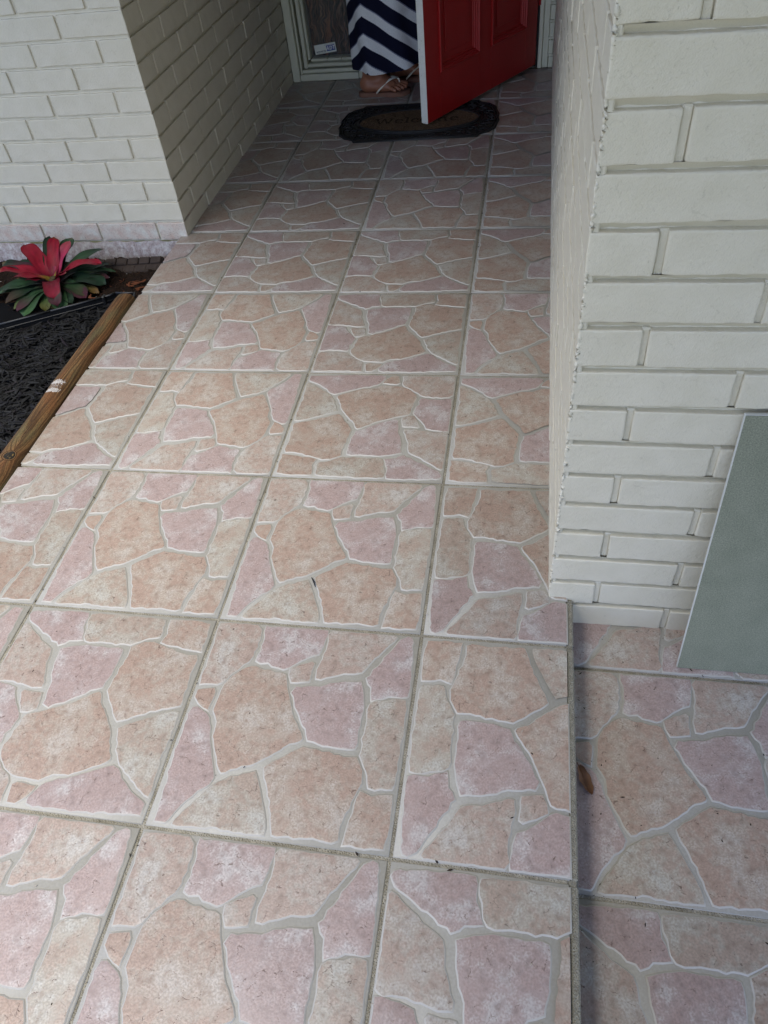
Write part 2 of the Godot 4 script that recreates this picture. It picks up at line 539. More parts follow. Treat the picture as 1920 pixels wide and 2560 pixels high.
func stone_mesh(p: PackedVector2Array, mkey: String) -> ArrayMesh:
	# raised stone: flat printed top, rounded glazed rim falling into the groove
	var top := start()
	var rim := start()
	var rings := [inset(p, -0.0076), inset(p, -0.0046), inset(p, -0.0012), inset(p, 0.006)]
	var hs := [-0.0022, -0.0006, 0.0, 0.00025]
	var n := p.size()
	var inner: PackedVector2Array = rings[3]
	var idx := Geometry2D.triangulate_polygon(inner)
	if idx.is_empty():
		inner = p
		idx = Geometry2D.triangulate_polygon(p)
	for i in range(0, idx.size(), 3):
		var v := []
		for k in 3:
			var q: Vector2 = inner[idx[i + k]]
			v.append(Vector3(q.x * T, hs[3], q.y * T))
		if (v[1] - v[0]).cross(v[2] - v[0]).y > 0: v.reverse()
		for q in v:
			top.set_uv(Vector2(q.x / T + 0.5, q.z / T + 0.5))
			top.add_vertex(q)
	if inner == rings[3]:
		for r in 3:
			var st := rim if r < 2 else top
			for i in n:
				var j := (i + 1) % n
				var q := []
				for e in [[r, i], [r, j], [r + 1, j], [r + 1, i]]:
					var z: Vector2 = rings[e[0]][e[1]]
					q.append(Vector3(z.x * T, hs[e[0]], z.y * T))
				for t in [[0, 1, 2], [0, 2, 3]]:
					var v := [q[t[0]], q[t[1]], q[t[2]]]
					if (v[1] - v[0]).cross(v[2] - v[0]).y > 0: v.reverse()
					for w in v:
						st.set_uv(Vector2(w.x / T + 0.5, w.z / T + 0.5))
						st.add_vertex(w)
	top.generate_normals()
	top.generate_tangents()
	var me := top.commit()
	me.surface_set_material(0, M[mkey])
	if inner == rings[3]:
		rim.generate_normals()
		rim.commit(me)
		me.surface_set_material(1, M.glaze_rim)
	return me

# tile with the pattern turned by quarter turns; clip is in world tile units relative to the tile centre
func floor_tile(parent: Node3D, cx: float, y: float, cz: float, turn: int, clip := Rect2(-0.5, -0.5, 1, 1)) -> void:
	var o := Node3D.new()
	o.name = "tile"
	parent.add_child(o, true)
	o.position = Vector3(cx * T + rng.randf_range(-0.0008, 0.0008), y + rng.randf_range(-0.0006, 0.0006), cz * T)
	o.rotation = Vector3(rng.randf_range(-0.001, 0.001), turn * PI / 2.0, rng.randf_range(-0.001, 0.001))
	var g := 0.0072
	var full := clip.position.x <= -0.5 and clip.position.y <= -0.5 and clip.end.x >= 0.5 and clip.end.y >= 0.5
	# clip rectangle in the tile's own frame
	var cp := PackedVector2Array()
	var lo := Vector2(maxf(clip.position.x, -0.5 + g), maxf(clip.position.y, -0.5 + g))
	var hi := Vector2(minf(clip.end.x, 0.5 - g), minf(clip.end.y, 0.5 - g))
	for q in [lo, Vector2(hi.x, lo.y), hi, Vector2(lo.x, hi.y)]:
		var v := Vector3(q.x, 0, q.y).rotated(Vector3.UP, -turn * PI / 2.0)
		cp.append(Vector2(v.x, v.z))
	var key := "%d %.3f %.3f %.3f %.3f" % [0 if full else turn, lo.x, lo.y, hi.x, hi.y]
	if not tile_cache.has(key):
		var list := []
		var st := start()
		var ring2 := inset(cp, 0.004)
		var n := cp.size()
		for i in n:
			var j := (i + 1) % n
			var a := Vector3(cp[i].x * T, -0.0075, cp[i].y * T)
			var b := Vector3(cp[j].x * T, -0.0075, cp[j].y * T)
			var a2 := Vector3(cp[i].x * T, -0.0032, cp[i].y * T)
			var b2 := Vector3(cp[j].x * T, -0.0032, cp[j].y * T)
			var a3 := Vector3(ring2[i].x * T, -0.0020, ring2[i].y * T)
			var b3 := Vector3(ring2[j].x * T, -0.0020, ring2[j].y * T)
			quad(st, a, b, b2, a2, (a + b) * Vector3(1, 0, 1))
			quad(st, a2, b2, b3, a3, Vector3.UP)
		quad(st, Vector3(ring2[0].x * T, -0.002, ring2[0].y * T), Vector3(ring2[1].x * T, -0.002, ring2[1].y * T), Vector3(ring2[2].x * T, -0.002, ring2[2].y * T), Vector3(ring2[3].x * T, -0.002, ring2[3].y * T), Vector3.UP)
		list.append(finish(st))
		for s in stones:
			if full:
				list.append(stone_mesh(s[0], s[1]))
			else:
				for q in Geometry2D.intersect_polygons(s[0], cp):
					var area := 0.0
					for i in q.size():
						var w: Vector2 = q[(i + 1) % q.size()]
						area += q[i].cross(w)
					if absf(area) * 0.5 > 0.0008: list.append(stone_mesh(q, s[1]))
		tile_cache[key] = list
	var l: Array = tile_cache[key]
	put("glazed_base", l[0], M.glaze, o)
	var v := rng.randi() % 4
	for i in range(1, l.size()):
		var so := put("stone", l[i], null, o)
		so.set_surface_override_material(0, print_variant(l[i].surface_get_material(0), v))

# the same print in four firings: a little lighter or darker, mottled elsewhere
var variants := {}
func print_variant(m: StandardMaterial3D, v: int) -> StandardMaterial3D:
	if v == 0: return m
	var key := "%d %d" % [m.get_instance_id(), v]
	if not variants.has(key):
		var d: StandardMaterial3D = m.duplicate()
		var f: float = [1.0, 0.965, 1.03, 0.985][v]
		d.albedo_color = Color(m.albedo_color.r * f, m.albedo_color.g * f, m.albedo_color.b * f * 0.995)
		d.uv1_offset = Vector3(0.31 * v, 0.57 * v, 0)
		variants[key] = d
	return variants[key]

func build_floors() -> void:
	var fl := structure("porch_floor")
	# orientation of each tile, rows from the camera inwards; columns from left to right
	# 0 as first traced, 1 quarter turn to the left, 2 half turn, 3 quarter turn to the right
	var rows := {
		-2: [0, 1, 0, 1], -1: [0, 0, 0, 1], 0: [2, 1, 0, 2], 1: [0, 0, 0, 2], 2: [1, 2, 3, 3], 3: [2, 2, 1, 0],
		4: [1, 1, 1, 3], 5: [1, 1, 0, 3], 6: [1, 0, 0, 3], 7: [3, 1, 0, 3], 8: [1, 3, 0, 3]}
	for j in rows:
		for i in range(-1, 3):
			var x0 := -0.5
			var x1 := 0.5
			var z0 := -0.5
			if i == -1: x0 = (XSOIL / T) - (i + 0.5)
			if i == 2: x1 = (XEDGE / T if j < 2 else (XR + 0.02) / T) - (i + 0.5)
			if i == -1 and j > 4: x0 = (XL - 0.02) / T - (i + 0.5)
			if j == 8: z0 = -8.93 + 8.5
			floor_tile(fl, i + 0.5, 0.0, -(j + 0.5), rows[j][i + 1], Rect2(x0, z0, x1 - x0, 0.5 - z0))
	put("grout", boxm(Vector3(XSOIL + 0.001, -0.16, -4.03), Vector3(XEDGE - 0.001, -0.0046, 0.9), 0.003), M.grout, fl)
	# riser of the step: narrow tiles on edge, one per floor row
	for j in range(-2, 2):
		var zz0 := -(j + 1) * T + 0.004
		var zz1 := -j * T - 0.004
		if j == 1: zz0 = ZR + 0.0015
		put("riser_tile", boxm(Vector3(XEDGE + 0.001, -0.10, zz0), Vector3(XEDGE + 0.0145, -0.0035 - 0.001 * (j & 1), zz1), 0.0025), M.step_edge, fl)
	put("riser_grout", boxm(Vector3(XEDGE - 0.001, -0.10, ZR + 0.001), Vector3(XEDGE + 0.0115, -0.006, 0.9), 0.001), M.step_edge, fl)
	# lower porch level
	var lw := structure("lower_porch_floor")
	var lrot := [[1, 0, 2], [0, 2, 1], [2, 0, 3]]
	for j in 3:
		for i in 3:
			var x0 := -0.5
			var z0 := -0.5
			var cx := 2.665 + i + 0.5
			var cz := -0.02 + 0.5 - j
			if i == 0: x0 = (XEDGE + 0.019) / T - cx
			if j == 2: z0 = (ZR - 0.02) / T - cz
			floor_tile(lw, cx, YLOW, cz, lrot[j][i], Rect2(x0, z0, 0.5 - x0, 0.5 - z0))
	put("grout", boxm(Vector3(XEDGE + 0.0178, -0.2, ZR - 0.02), Vector3(3.4, YLOW - 0.0046, 0.9), 0.003), M.grout, lw)

# ------------------------------------------------------------------ brick walls
var brick_cache := {}
var brick_noise := noise(301, 22.0, 2)
var edge_noise := noise(302, 95.0, 2)

func axis_lines(h: float, r: float, n: int) -> Array:
	var l := [-h, -h + r * 0.35, -h + r, -h + r * 1.9]
	for i in range(1, n): l.append(lerpf(-h + r * 1.9, h - r * 1.9, i / float(n)))
	l.append_array([h - r * 1.9, h - r, h - r * 0.35, h])
	return l

func brick_mesh(size: Vector3, variant: int) -> ArrayMesh:
	var key := "%d %d %d %d" % [roundi(size.x * 1000), roundi(size.y * 1000), roundi(size.z * 1000), variant]
	if brick_cache.has(key): return brick_cache[key]
	var h := size * 0.5
	var r := 0.0024
	var off := Vector3(variant * 7.3, variant * 3.1, variant * 5.7)
	var ln := [axis_lines(h.x, r, maxi(1, int(size.x / 0.013))), axis_lines(h.y, r, 4), axis_lines(h.z, r, maxi(1, int(size.z / 0.013)))]
	var me := ArrayMesh.new()
	for part in 2:
		var st := start()
		for a in 3:
			if (a == 0) != (part == 1): continue
			var b := (a + 1) % 3
			var c := (a + 2) % 3
			for s in [-1.0, 1.0]:
				var grid := []
				for u in ln[b]:
					var row := []
					for v in ln[c]:
						var p := Vector3.ZERO
						p[a] = s * h[a]
						p[b] = u
						p[c] = v
						var core := p.clamp(-(h - Vector3.ONE * r), h - Vector3.ONE * r)
						var nn := (p - core).normalized()
						var q := core + nn * r
						var e := 1.0 - absf(nn[nn.abs().max_axis_index()])
						q += nn * (brick_noise.get_noise_3dv(q + off) * 0.0011 + edge_noise.get_noise_3dv(q + off) * (0.0004 + 0.0045 * e))
						row.append(q)
					grid.append(row)
				var n := Vector3.ZERO
				n[a] = s
				for i in grid.size() - 1:
					for j in grid[0].size() - 1:
						quad(st, grid[i][j], grid[i + 1][j], grid[i + 1][j + 1], grid[i][j + 1], n)
		st.generate_normals()
		st.commit(me)
	brick_cache[key] = me
	return me

# one brick; the second material covers the faces that look along x
func add_brick(parent: Node, lo: Vector3, hi: Vector3, m: Material, mx: Material, upper: SurfaceTool = null) -> void:
	var me := brick_mesh(hi - lo, rng.randi() % 6)
	var c := (lo + hi) * 0.5 + Vector3(rng.randf_range(-0.0012, 0.0012), rng.randf_range(-0.0012, 0.0012), rng.randf_range(-0.0012, 0.0012))
	var rot := Vector3(rng.randf_range(-0.006, 0.006), rng.randf_range(-0.005, 0.005), rng.randf_range(-0.006, 0.006))
	if upper:
		var xf := Transform3D(Basis.from_euler(rot), c)
		upper.append_from(me, 0, xf)
		upper.append_from(me, 1, xf)
		return
	var o := put("brick", me, null, parent, c)
	o.rotation = rot
	o.set_surface_override_material(0, m)
	o.set_surface_override_material(1, mx)

func build_left_wall() -> void:
	var w := thing("brick_wall", "cream painted brick wall behind the red bromeliad", "wall", Vector3.ZERO)
	put("front_mortar", boxm(Vector3(-3.4, -0.02, -2.33), Vector3(XL - 0.0125, 2.5, ZL - 0.0075), 0.001), M.cream, w)
	put("side_mortar", boxm(Vector3(XL - 0.1, -0.02, ZB - 0.04), Vector3(XL - 0.0105, 2.5, ZL - 0.0105), 0.001), M.cream, w)
	put("corner_fill", boxm(Vector3(XL - 0.012, -0.02, ZL - 0.012), Vector3(XL - 0.0022, 2.5, ZL - 0.0025), 0.0025), M.cream, w)
	var upf := start()
	var ups := start()
	for k in 32:
		var y0 := -0.013 + 0.0782 * k
		var y1 := y0 + 0.0676
		var even := k % 2 == 0
		var m: Material = M.cream_stained if k == 0 else M.cream
		var hi_up := k >= 14
		var lx := 0.113 if even else 0.235
		var lz := 0.263 if even else 0.130
		add_brick(w, Vector3(XL - lx, y0, ZL - lz), Vector3(XL, y1, ZL), m, M.cream, upf if hi_up else null)
		var x := XL - lx - 0.0105
		while x > -3.2:
			add_brick(w, Vector3(x - 0.240, y0, ZL - 0.09), Vector3(x, y1, ZL), m, m, upf if hi_up or x < -1.35 else null)
			x -= 0.2507
		var z := ZL - lz - 0.0105
		while z > ZB + 0.03:
			var z1 := maxf(z - 0.240, ZB + 0.004)
			add_brick(w, Vector3(XL - 0.09, y0, z1), Vector3(XL, y1, z), M.cream, M.cream, ups if hi_up else null)
			z -= 0.2507
	tag(put("upper_front_bricks", upf.commit(), M.cream, w), "", "", "", "stuff")
	tag(put("upper_side_bricks", ups.commit(), M.cream, w), "", "", "", "stuff")
	# rough concrete footing under the front face
	var st := start()
	var nf := noise(311, 14.0, 4)
	var nx := 90
	var prof := [Vector2(-0.02, -0.002), Vector2(-0.028, 0.004), Vector2(-0.045, 0.009), Vector2(-0.062, 0.016), Vector2(-0.085, 0.024), Vector2(-0.12, 0.026)]
	for i in nx:
		for j in prof.size() - 1:
			var q := []
			for e in [[i, j], [i + 1, j], [i + 1, j + 1], [i, j + 1]]:
				var x := lerpf(-2.0, XSOIL - 0.004, e[0] / float(nx))
				var p: Vector2 = prof[e[1]]
				q.append(Vector3(x, p.x + nf.get_noise_2d(x, p.x * 3.0) * 0.005, ZL + p.y + nf.get_noise_2d(x * 1.3 + 7.0, p.x * 4.0) * 0.014))
			quad(st, q[0], q[1], q[2], q[3], Vector3(0, 0.3, 1))
	put("footing", finish(st), M.footing, w)

func build_right_wall() -> void:
	var w := thing("brick_wall", "cream painted brick pillar wall along the walk", "wall", Vector3.ZERO)
	put("front_mortar", boxm(Vector3(XR + 0.013, -0.11, ZR - 0.11), Vector3(3.4, 2.5, ZR - 0.0125), 0.001), M.cream, w)
	put("corner_fill", boxm(Vector3(XR + 0.0022, -0.11, ZR - 0.014), Vector3(XR + 0.0125, 2.5, ZR - 0.0025), 0.0025), M.cream, w)
	put("side_mortar", boxm(Vector3(XR + 0.0115, -0.03, ZB - 0.04), Vector3(XR + 0.1, 2.5, ZR - 0.0135), 0.001), M.cream, w)
	var upf := start()
	var ups := start()
	for k in range(-1, 33):
		var y0 := -0.0158 + 0.0765 * k
		var y1 := y0 + 0.0650
		var even := posmod(k, 2) == 0
		var hi_up := k >= 15
		var lx := 0.092 if even else 0.2415
		var lz := 0.2405 if even else 0.100
		add_brick(w, Vector3(XR, y0, ZR - lz), Vector3(XR + lx, y1, ZR), M.cream, M.cream, upf if hi_up else null)
		if not hi_up:
			var bj := start()
			var nseg := 120
			for i in nseg:
				var q := []
				for e in [[i, 0], [i + 1, 0], [i + 1, 1], [i, 1]]:
					var xx := lerpf(XR + 0.012, 3.1, e[0] / float(nseg))
					var up: bool = e[1] == 0
					var nz := edge_noise.get_noise_2d(xx * 0.6, k * 7.0 + e[1] * 3.0)
					q.append(Vector3(xx, (y1 + 0.0124 if up else y1 + 0.0004 + nz * 0.003), ZR - (0.0024 - nz * 0.0022 if up else 0.0128)))
				quad(bj, q[0], q[1], q[2], q[3], Vector3(0, -0.5, 1))
			put("bed_joint", finish(bj), M.cream, w)
		var x := XR + lx + 0.0115
		var hj := start()
		while x < 3.1:
			cbox(hj, Vector3(x - 0.0125, y0 - 0.002, ZR - 0.03), Vector3(x + 0.001, y1 + 0.001, ZR - 0.0052 - 0.0015 * rng.randf()), 0.002)
			add_brick(w, Vector3(x, y0, ZR - 0.09), Vector3(x + 0.2392, y1, ZR), M.cream, M.cream, upf if hi_up or x > 1.85 else null)
			x += 0.2507
		if not hi_up: put("head_joints", finish(hj), M.cream, w)
		if k < 0: continue
		var z := ZR - lz - 0.0105
		while z > ZB + 0.03:
			var z1 := maxf(z - 0.240, ZB + 0.004)
			add_brick(w, Vector3(XR, y0, z1), Vector3(XR + 0.09, y1, z), M.cream, M.cream, ups if hi_up else null)
			z -= 0.2507
	tag(put("upper_front_bricks", upf.commit(), M.cream, w), "", "", "", "stuff")
	tag(put("upper_side_bricks", ups.commit(), M.cream, w), "", "", "", "stuff")
	# crusted paint along the corner
	var rd := start()
	var rp := []
	var rr := []
	for i in 330:
		var yy := 0.004 + i * 0.0036
		var n1 := edge_noise.get_noise_2d(yy * 0.8, 3.0)
		var n2 := brick_noise.get_noise_2d(yy * 3.0, 9.0)
		rp.append(Vector3(XR + 0.0022 + n2 * 0.0022, yy, ZR - 0.0022 + n1 * 0.0012))
		rr.append(clampf(0.003 + n1 * 0.002 + n2 * 0.002, 0.0016, 0.0056))
	tube(rd, rp, rr, 7)
	put("paint_crust", finish(rd), M.cream, w)

# ------------------------------------------------------------------ entrance at the back
func build_entrance() -> void:
	var zf := ZB
	# sidelight window with stepped timber frame
	var s := thing("sidelight_window", "narrow fixed window in a cream stepped frame left of the red door", "window", Vector3(0, 0, zf))
	var jm := func(called: String, x0: float, x1: float, y0: float, y1: float, z0: float, z1: float): return put(called, boxm(Vector3(x0, y0, z0), Vector3(x1, y1, z1), 0.003), M.trim, s)
	jm.call("casing", XL + 0.002, -0.197, 0.001, 2.12, -0.10, 0.012)
	jm.call("jamb", -0.195, -0.183, 0.001, 2.10, -0.10, -0.006)
	jm.call("stop", -0.172, -0.152, 0.058, 2.08, -0.10, -0.012)
	jm.call("stop", -0.150, -0.136, 0.094, 2.08, -0.10, -0.03)
	jm.call("sill", -0.1965, 0.130, 0.001, 0.034, -0.10, 0.006)
	jm.call("sill", -0.1825, 0.147, 0.036, 0.054, -0.10, -0.006)
	jm.call("stop", -0.1515, 0.147, 0.063, 0.080, -0.10, -0.012)
	for xx in [[-0.1355, -0.045], [-0.043, 0.035], [0.037, 0.147]]:
		jm.call("glazing_bead", xx[0], xx[1], 0.083, 0.096, -0.10, -0.036)
	jm.call("post", 0.132, 0.198, 0.0015, 2.12, -0.12, 0.004)
	jm.call("head", XL + 0.003, 0.1985, 2.125, 2.2, -0.11, 0.010)
	put("channel", boxm(Vector3(-0.182, 0.05, -0.11), Vector3(0.131, 2.1, -0.103), 0.001), null, s).queue_free()
	put("pane", boxm(Vector3(-0.134, 0.097, -0.062), Vector3(0.131, 2.08, -0.058), 0.0005), M.glass, s)
	# sticker on the glass
	var k := thing("window_sticker", "small white security sticker with blue block letters on the sidelight glass", "sticker", Vector3(-0.052, 0.139, zf - 0.0572))
	k.rotation.z = 0.105
	put("card", boxm(Vector3(-0.06, -0.0225, 0), Vector3(0.06, 0.0225, 0.0008), 0.0003), mat(c8(226, 228, 216), 0.5), k)
	var blue := mat(c8(26, 54, 140), 0.5)
	var gray := mat(c8(120, 124, 122), 0.5)
	put("emblem", boxm(Vector3(0.006, -0.0145, 0.0009), Vector3(0.054, 0.0125, 0.0014), 0.0002), blue, k)
	put("rule_line", boxm(Vector3(-0.054, -0.0182, 0.0009), Vector3(0.004, -0.0172, 0.0012), 0.0002), gray, k)
	put("rule_line", boxm(Vector3(-0.004, 0.0155, 0.0009), Vector3(0.056, 0.0165, 0.0012), 0.0002), blue, k)
	var font := SystemFont.new()
	font.font_names = PackedStringArray(["Droid Sans"])
	font.font_weight = 700
	var lt := func(text: String, size: float, at: Vector3, m: Material, shear := 0.0):
		var tm := TextMesh.new()
		tm.text = text
		tm.font = font
		tm.font_size = 32
		tm.pixel_size = size / 32.0
		tm.depth = 0.0006
		var o := put("lettering", tm, m, k, at)
		if shear != 0.0: o.transform.basis = Basis(Vector3(1, 0, 0), Vector3(shear, 1, 0), Vector3(0, 0, 1))
		return o
	lt.call("ADT", 0.026, Vector3(0.030, -0.001, 0.0019), mat(c8(235, 236, 230), 0.5), 0.12)
	lt.call("secured by", 0.0105, Vector3(-0.026, -0.0105, 0.0013), mat(c8(40, 52, 76), 0.5), 0.2)
	# streaked brown curtain hanging inside
	var cu := thing("curtain", "brown streaked curtain hanging behind the sidelight glass", "curtain", Vector3(0, 0, zf - 0.17))
	var st := start()
	var nn := 60
	for i in nn:
		for j in 2:
			var q := []
			for e in [[i, j], [i + 1, j], [i + 1, j + 1], [i, j + 1]]:
				var u: float = e[0] / float(nn)
				var v: float = e[1] / 2.0
				q.append([Vector3(lerpf(-0.21, 0.19, u), lerpf(0.04, 2.05, v), sin(u * 42.0 + sin(u * 9.0) * 2.0) * 0.016), Vector2(u * 1.1, 1.0 - v * 2.2)])
			for t in [0, 1, 2, 0, 2, 3]:
				st.set_uv(q[t][1])
				st.add_vertex(q[t][0])
	put("cloth", finish(st), M.curtain, cu)
	put("rod", boxm(Vector3(-0.22, 2.05, -0.012), Vector3(0.195, 2.07, 0.012), 0.005), M.dark_metal, cu)

	# door frame on the hinge side with the brick ends beside it
	var f := thing("door_frame", "cream door jamb with brick ends beside the red door hinges", "door frame", Vector3(0, 0, zf - 0.02))
	put("hinge_jamb", boxm(Vector3(1.083, 0.001, -0.12), Vector3(1.1035, 2.12, 0.006), 0.003), M.trim, f)
	put("casing", boxm(Vector3(1.1045, 0.0015, -0.12), Vector3(1.1345, 2.15, -0.001), 0.003), M.trim, f)
	put("head_jamb", boxm(Vector3(0.199, 2.1, -0.12), Vector3(1.0825, 2.16, 0.006), 0.003), M.trim, f)
	put("gap_filler", boxm(Vector3(1.074, 0.004, -0.10), Vector3(1.0825, 2.1, -0.004), 0.001), M.black, f)  # black filler added for the dark gap between door and jamb
	put("threshold", boxm(Vector3(0.2, 0.001, -0.13), Vector3(1.073, 0.012, 0.0), 0.004), M.dark_metal, f)
	var nb := noise(321, 60.0, 3)
	for i in 27:
		var y0 := -0.012 + 0.0765 * i
		add_brick(f, Vector3(1.1355, maxf(y0, 0.002), -0.09), Vector3(1.1585, y0 + 0.0640, 0.002), M.trim, M.trim)
		var yj := y0 + 0.0705
		if i > 12: continue
		var lump := start()
		var pts := []
		var rad := []
		for e in 7:
			var u := e / 6.0
			pts.append(Vector3(lerpf(1.131, 1.161, u), yj + nb.get_noise_2d(u * 0.05, i * 3.0) * 0.004 + u * 0.002, 0.002 + nb.get_noise_2d(u * 0.05 + 9.0, i * 3.0) * 0.003))
			rad.append(0.0062 + nb.get_noise_2d(u * 0.08, i * 5.0 + 2.0) * 0.003)
		tube(lump, pts, rad, 7)
		put("mortar_lump", finish(lump), M.trim, f)

	# red panel door, opened outwards
	var d := thing("front_door", "red panelled front door with white edge standing open over the doormat", "door", Vector3(1.0728, 0.022, zf - 0.0135))
	# local x runs from the hinge to the free edge, local z is the outer face
	d.rotation.y = PI + atan2(1.737, 1.068)
	d.rotation.y = atan2(-1.737, -1.068)
	build_door(d)

func build_door(d: Node3D) -> void:
	# local +x from hinge to free edge; the outer face looks along local -z
	var W := 0.912
	var H := 2.03
	var th := 0.036
	var core := start()
	cbox(core, Vector3(0.004, 0, 0.0145), Vector3(W - 0.003, H, th), 0.001)
	put("slab", finish(core), M.red, d)
	put("free_edge", boxm(Vector3(W - 0.0028, -0.0005, 0.0002), Vector3(W, H, th + 0.0005), 0.0012), M.door_edge, d)
	put("bottom_edge", boxm(Vector3(0.005, -0.004, 0.006), Vector3(W - 0.004, -0.0006, th - 0.002), 0.001), M.door_edge, d)
	# stiles and rails stand proud of the slab as one raised skin with two panel columns
	var xs := [[0.106, 0.408], [0.505, 0.81]]
	var ys := [[0.187, 0.86], [0.99, 1.52], [1.62, 1.90]]
	var fr := func(called: String, x0: float, x1: float, y0: float, y1: float): put(called, boxm(Vector3(x0, y0, -0.0005), Vector3(x1, y1, 0.0147), 0.0006), M.red, d)
	fr.call("stile", 0.004, 0.1055, 0.0, H)
	fr.call("stile", 0.4085, 0.5045, 0.0, H)
	fr.call("stile", 0.8105, W - 0.003, 0.0, H)
	for x in xs:
		fr.call("rail", x[0], x[1], 0.0, 0.1865)
		fr.call("rail", x[0], x[1], 0.8605, 0.9895)
		fr.call("rail", x[0], x[1], 1.5205, 1.6195)
		fr.call("rail", x[0], x[1], 1.9005, H)
		for y in ys:
			# stepped moulding round the panel: (inset, height above the slab face, minus is outwards)
			var prof := [Vector2(0.0, -0.0065), Vector2(0.003, -0.0095), Vector2(0.008, -0.009), Vector2(0.0105, -0.003), Vector2(0.016, -0.0025), Vector2(0.0185, 0.0045), Vector2(0.0235, 0.005), Vector2(0.026, 0.0115), Vector2(0.031, 0.012), Vector2(0.033, 0.0148)]
			var st := start()
			st.set_smooth_group(-1)
			for i in prof.size() - 1:
				var a: Vector2 = prof[i]
				var b: Vector2 = prof[i + 1]
				var ra := [Vector3(x[0] + a.x, y[0] + a.x, a.y), Vector3(x[1] - a.x, y[0] + a.x, a.y), Vector3(x[1] - a.x, y[1] - a.x, a.y), Vector3(x[0] + a.x, y[1] - a.x, a.y)]
				var rb := [Vector3(x[0] + b.x, y[0] + b.x, b.y), Vector3(x[1] - b.x, y[0] + b.x, b.y), Vector3(x[1] - b.x, y[1] - b.x, b.y), Vector3(x[0] + b.x, y[1] - b.x, b.y)]
				for q in 4:
					var q2 := (q + 1) % 4
					quad(st, ra[q], ra[q2], rb[q2], rb[q], Vector3(0, 0, -1))
			for q in 4:
				var c4 := [Vector3(x[0], y[0], 0), Vector3(x[1], y[0], 0), Vector3(x[1], y[1], 0), Vector3(x[0], y[1], 0)]
				var q2 := (q + 1) % 4
				var oo := Vector3(0, 0, 0.004)
				var ii := Vector3(0, 0, -0.0065)
				var mid: Vector3 = (c4[q] + c4[q2]) * 0.5 - (c4[0] + c4[2]) * 0.5
				quad(st, c4[q] + oo, c4[q2] + oo, c4[q2] + ii, c4[q] + ii, mid)
			put("moulding", finish(st), M.red, d)
			put("panel", boxm(Vector3(x[0] + 0.062, y[0] + 0.062, 0.009), Vector3(x[1] - 0.062, y[1] - 0.062, 0.0147), 0.003), M.red, d)
	for y in [0.262, 1.02, 1.75]:
		var st := start()
		tube(st, [Vector3(-0.009, y, -0.004), Vector3(-0.009, y + 0.1, -0.004)], [0.0075, 0.0075], 10)
		tube(st, [Vector3(-0.009, y + 0.1, -0.004), Vector3(-0.009, y + 0.107, -0.004)], [0.0055, 0.004], 10)
		put("hinge", finish(st), M.red, d)
	var kn := start()
	for e in 12:
		var a := PI * e / 12.0
		var b := PI * (e + 1) / 12.0
		for q in 16:
			var g := TAU * q / 16.0
			var g2 := TAU * (q + 1) / 16.0
			var pt := func(t: float, p: float): return Vector3(0.845 + 0.028 * sin(t) * cos(p), 0.93 + 0.028 * sin(t) * sin(p), -0.045 + 0.028 * cos(t))
			var p0: Vector3 = pt.call(a, g)
			quad(kn, p0, pt.call(a, g2), pt.call(b, g2), pt.call(b, g), p0 - Vector3(0.845, 0.93, -0.045))
	tube(kn, [Vector3(0.845, 0.93, -0.03), Vector3(0.845, 0.93, 0.002)], [0.012, 0.026], 14)
	put("knob", finish(kn), M.dark_metal, d)

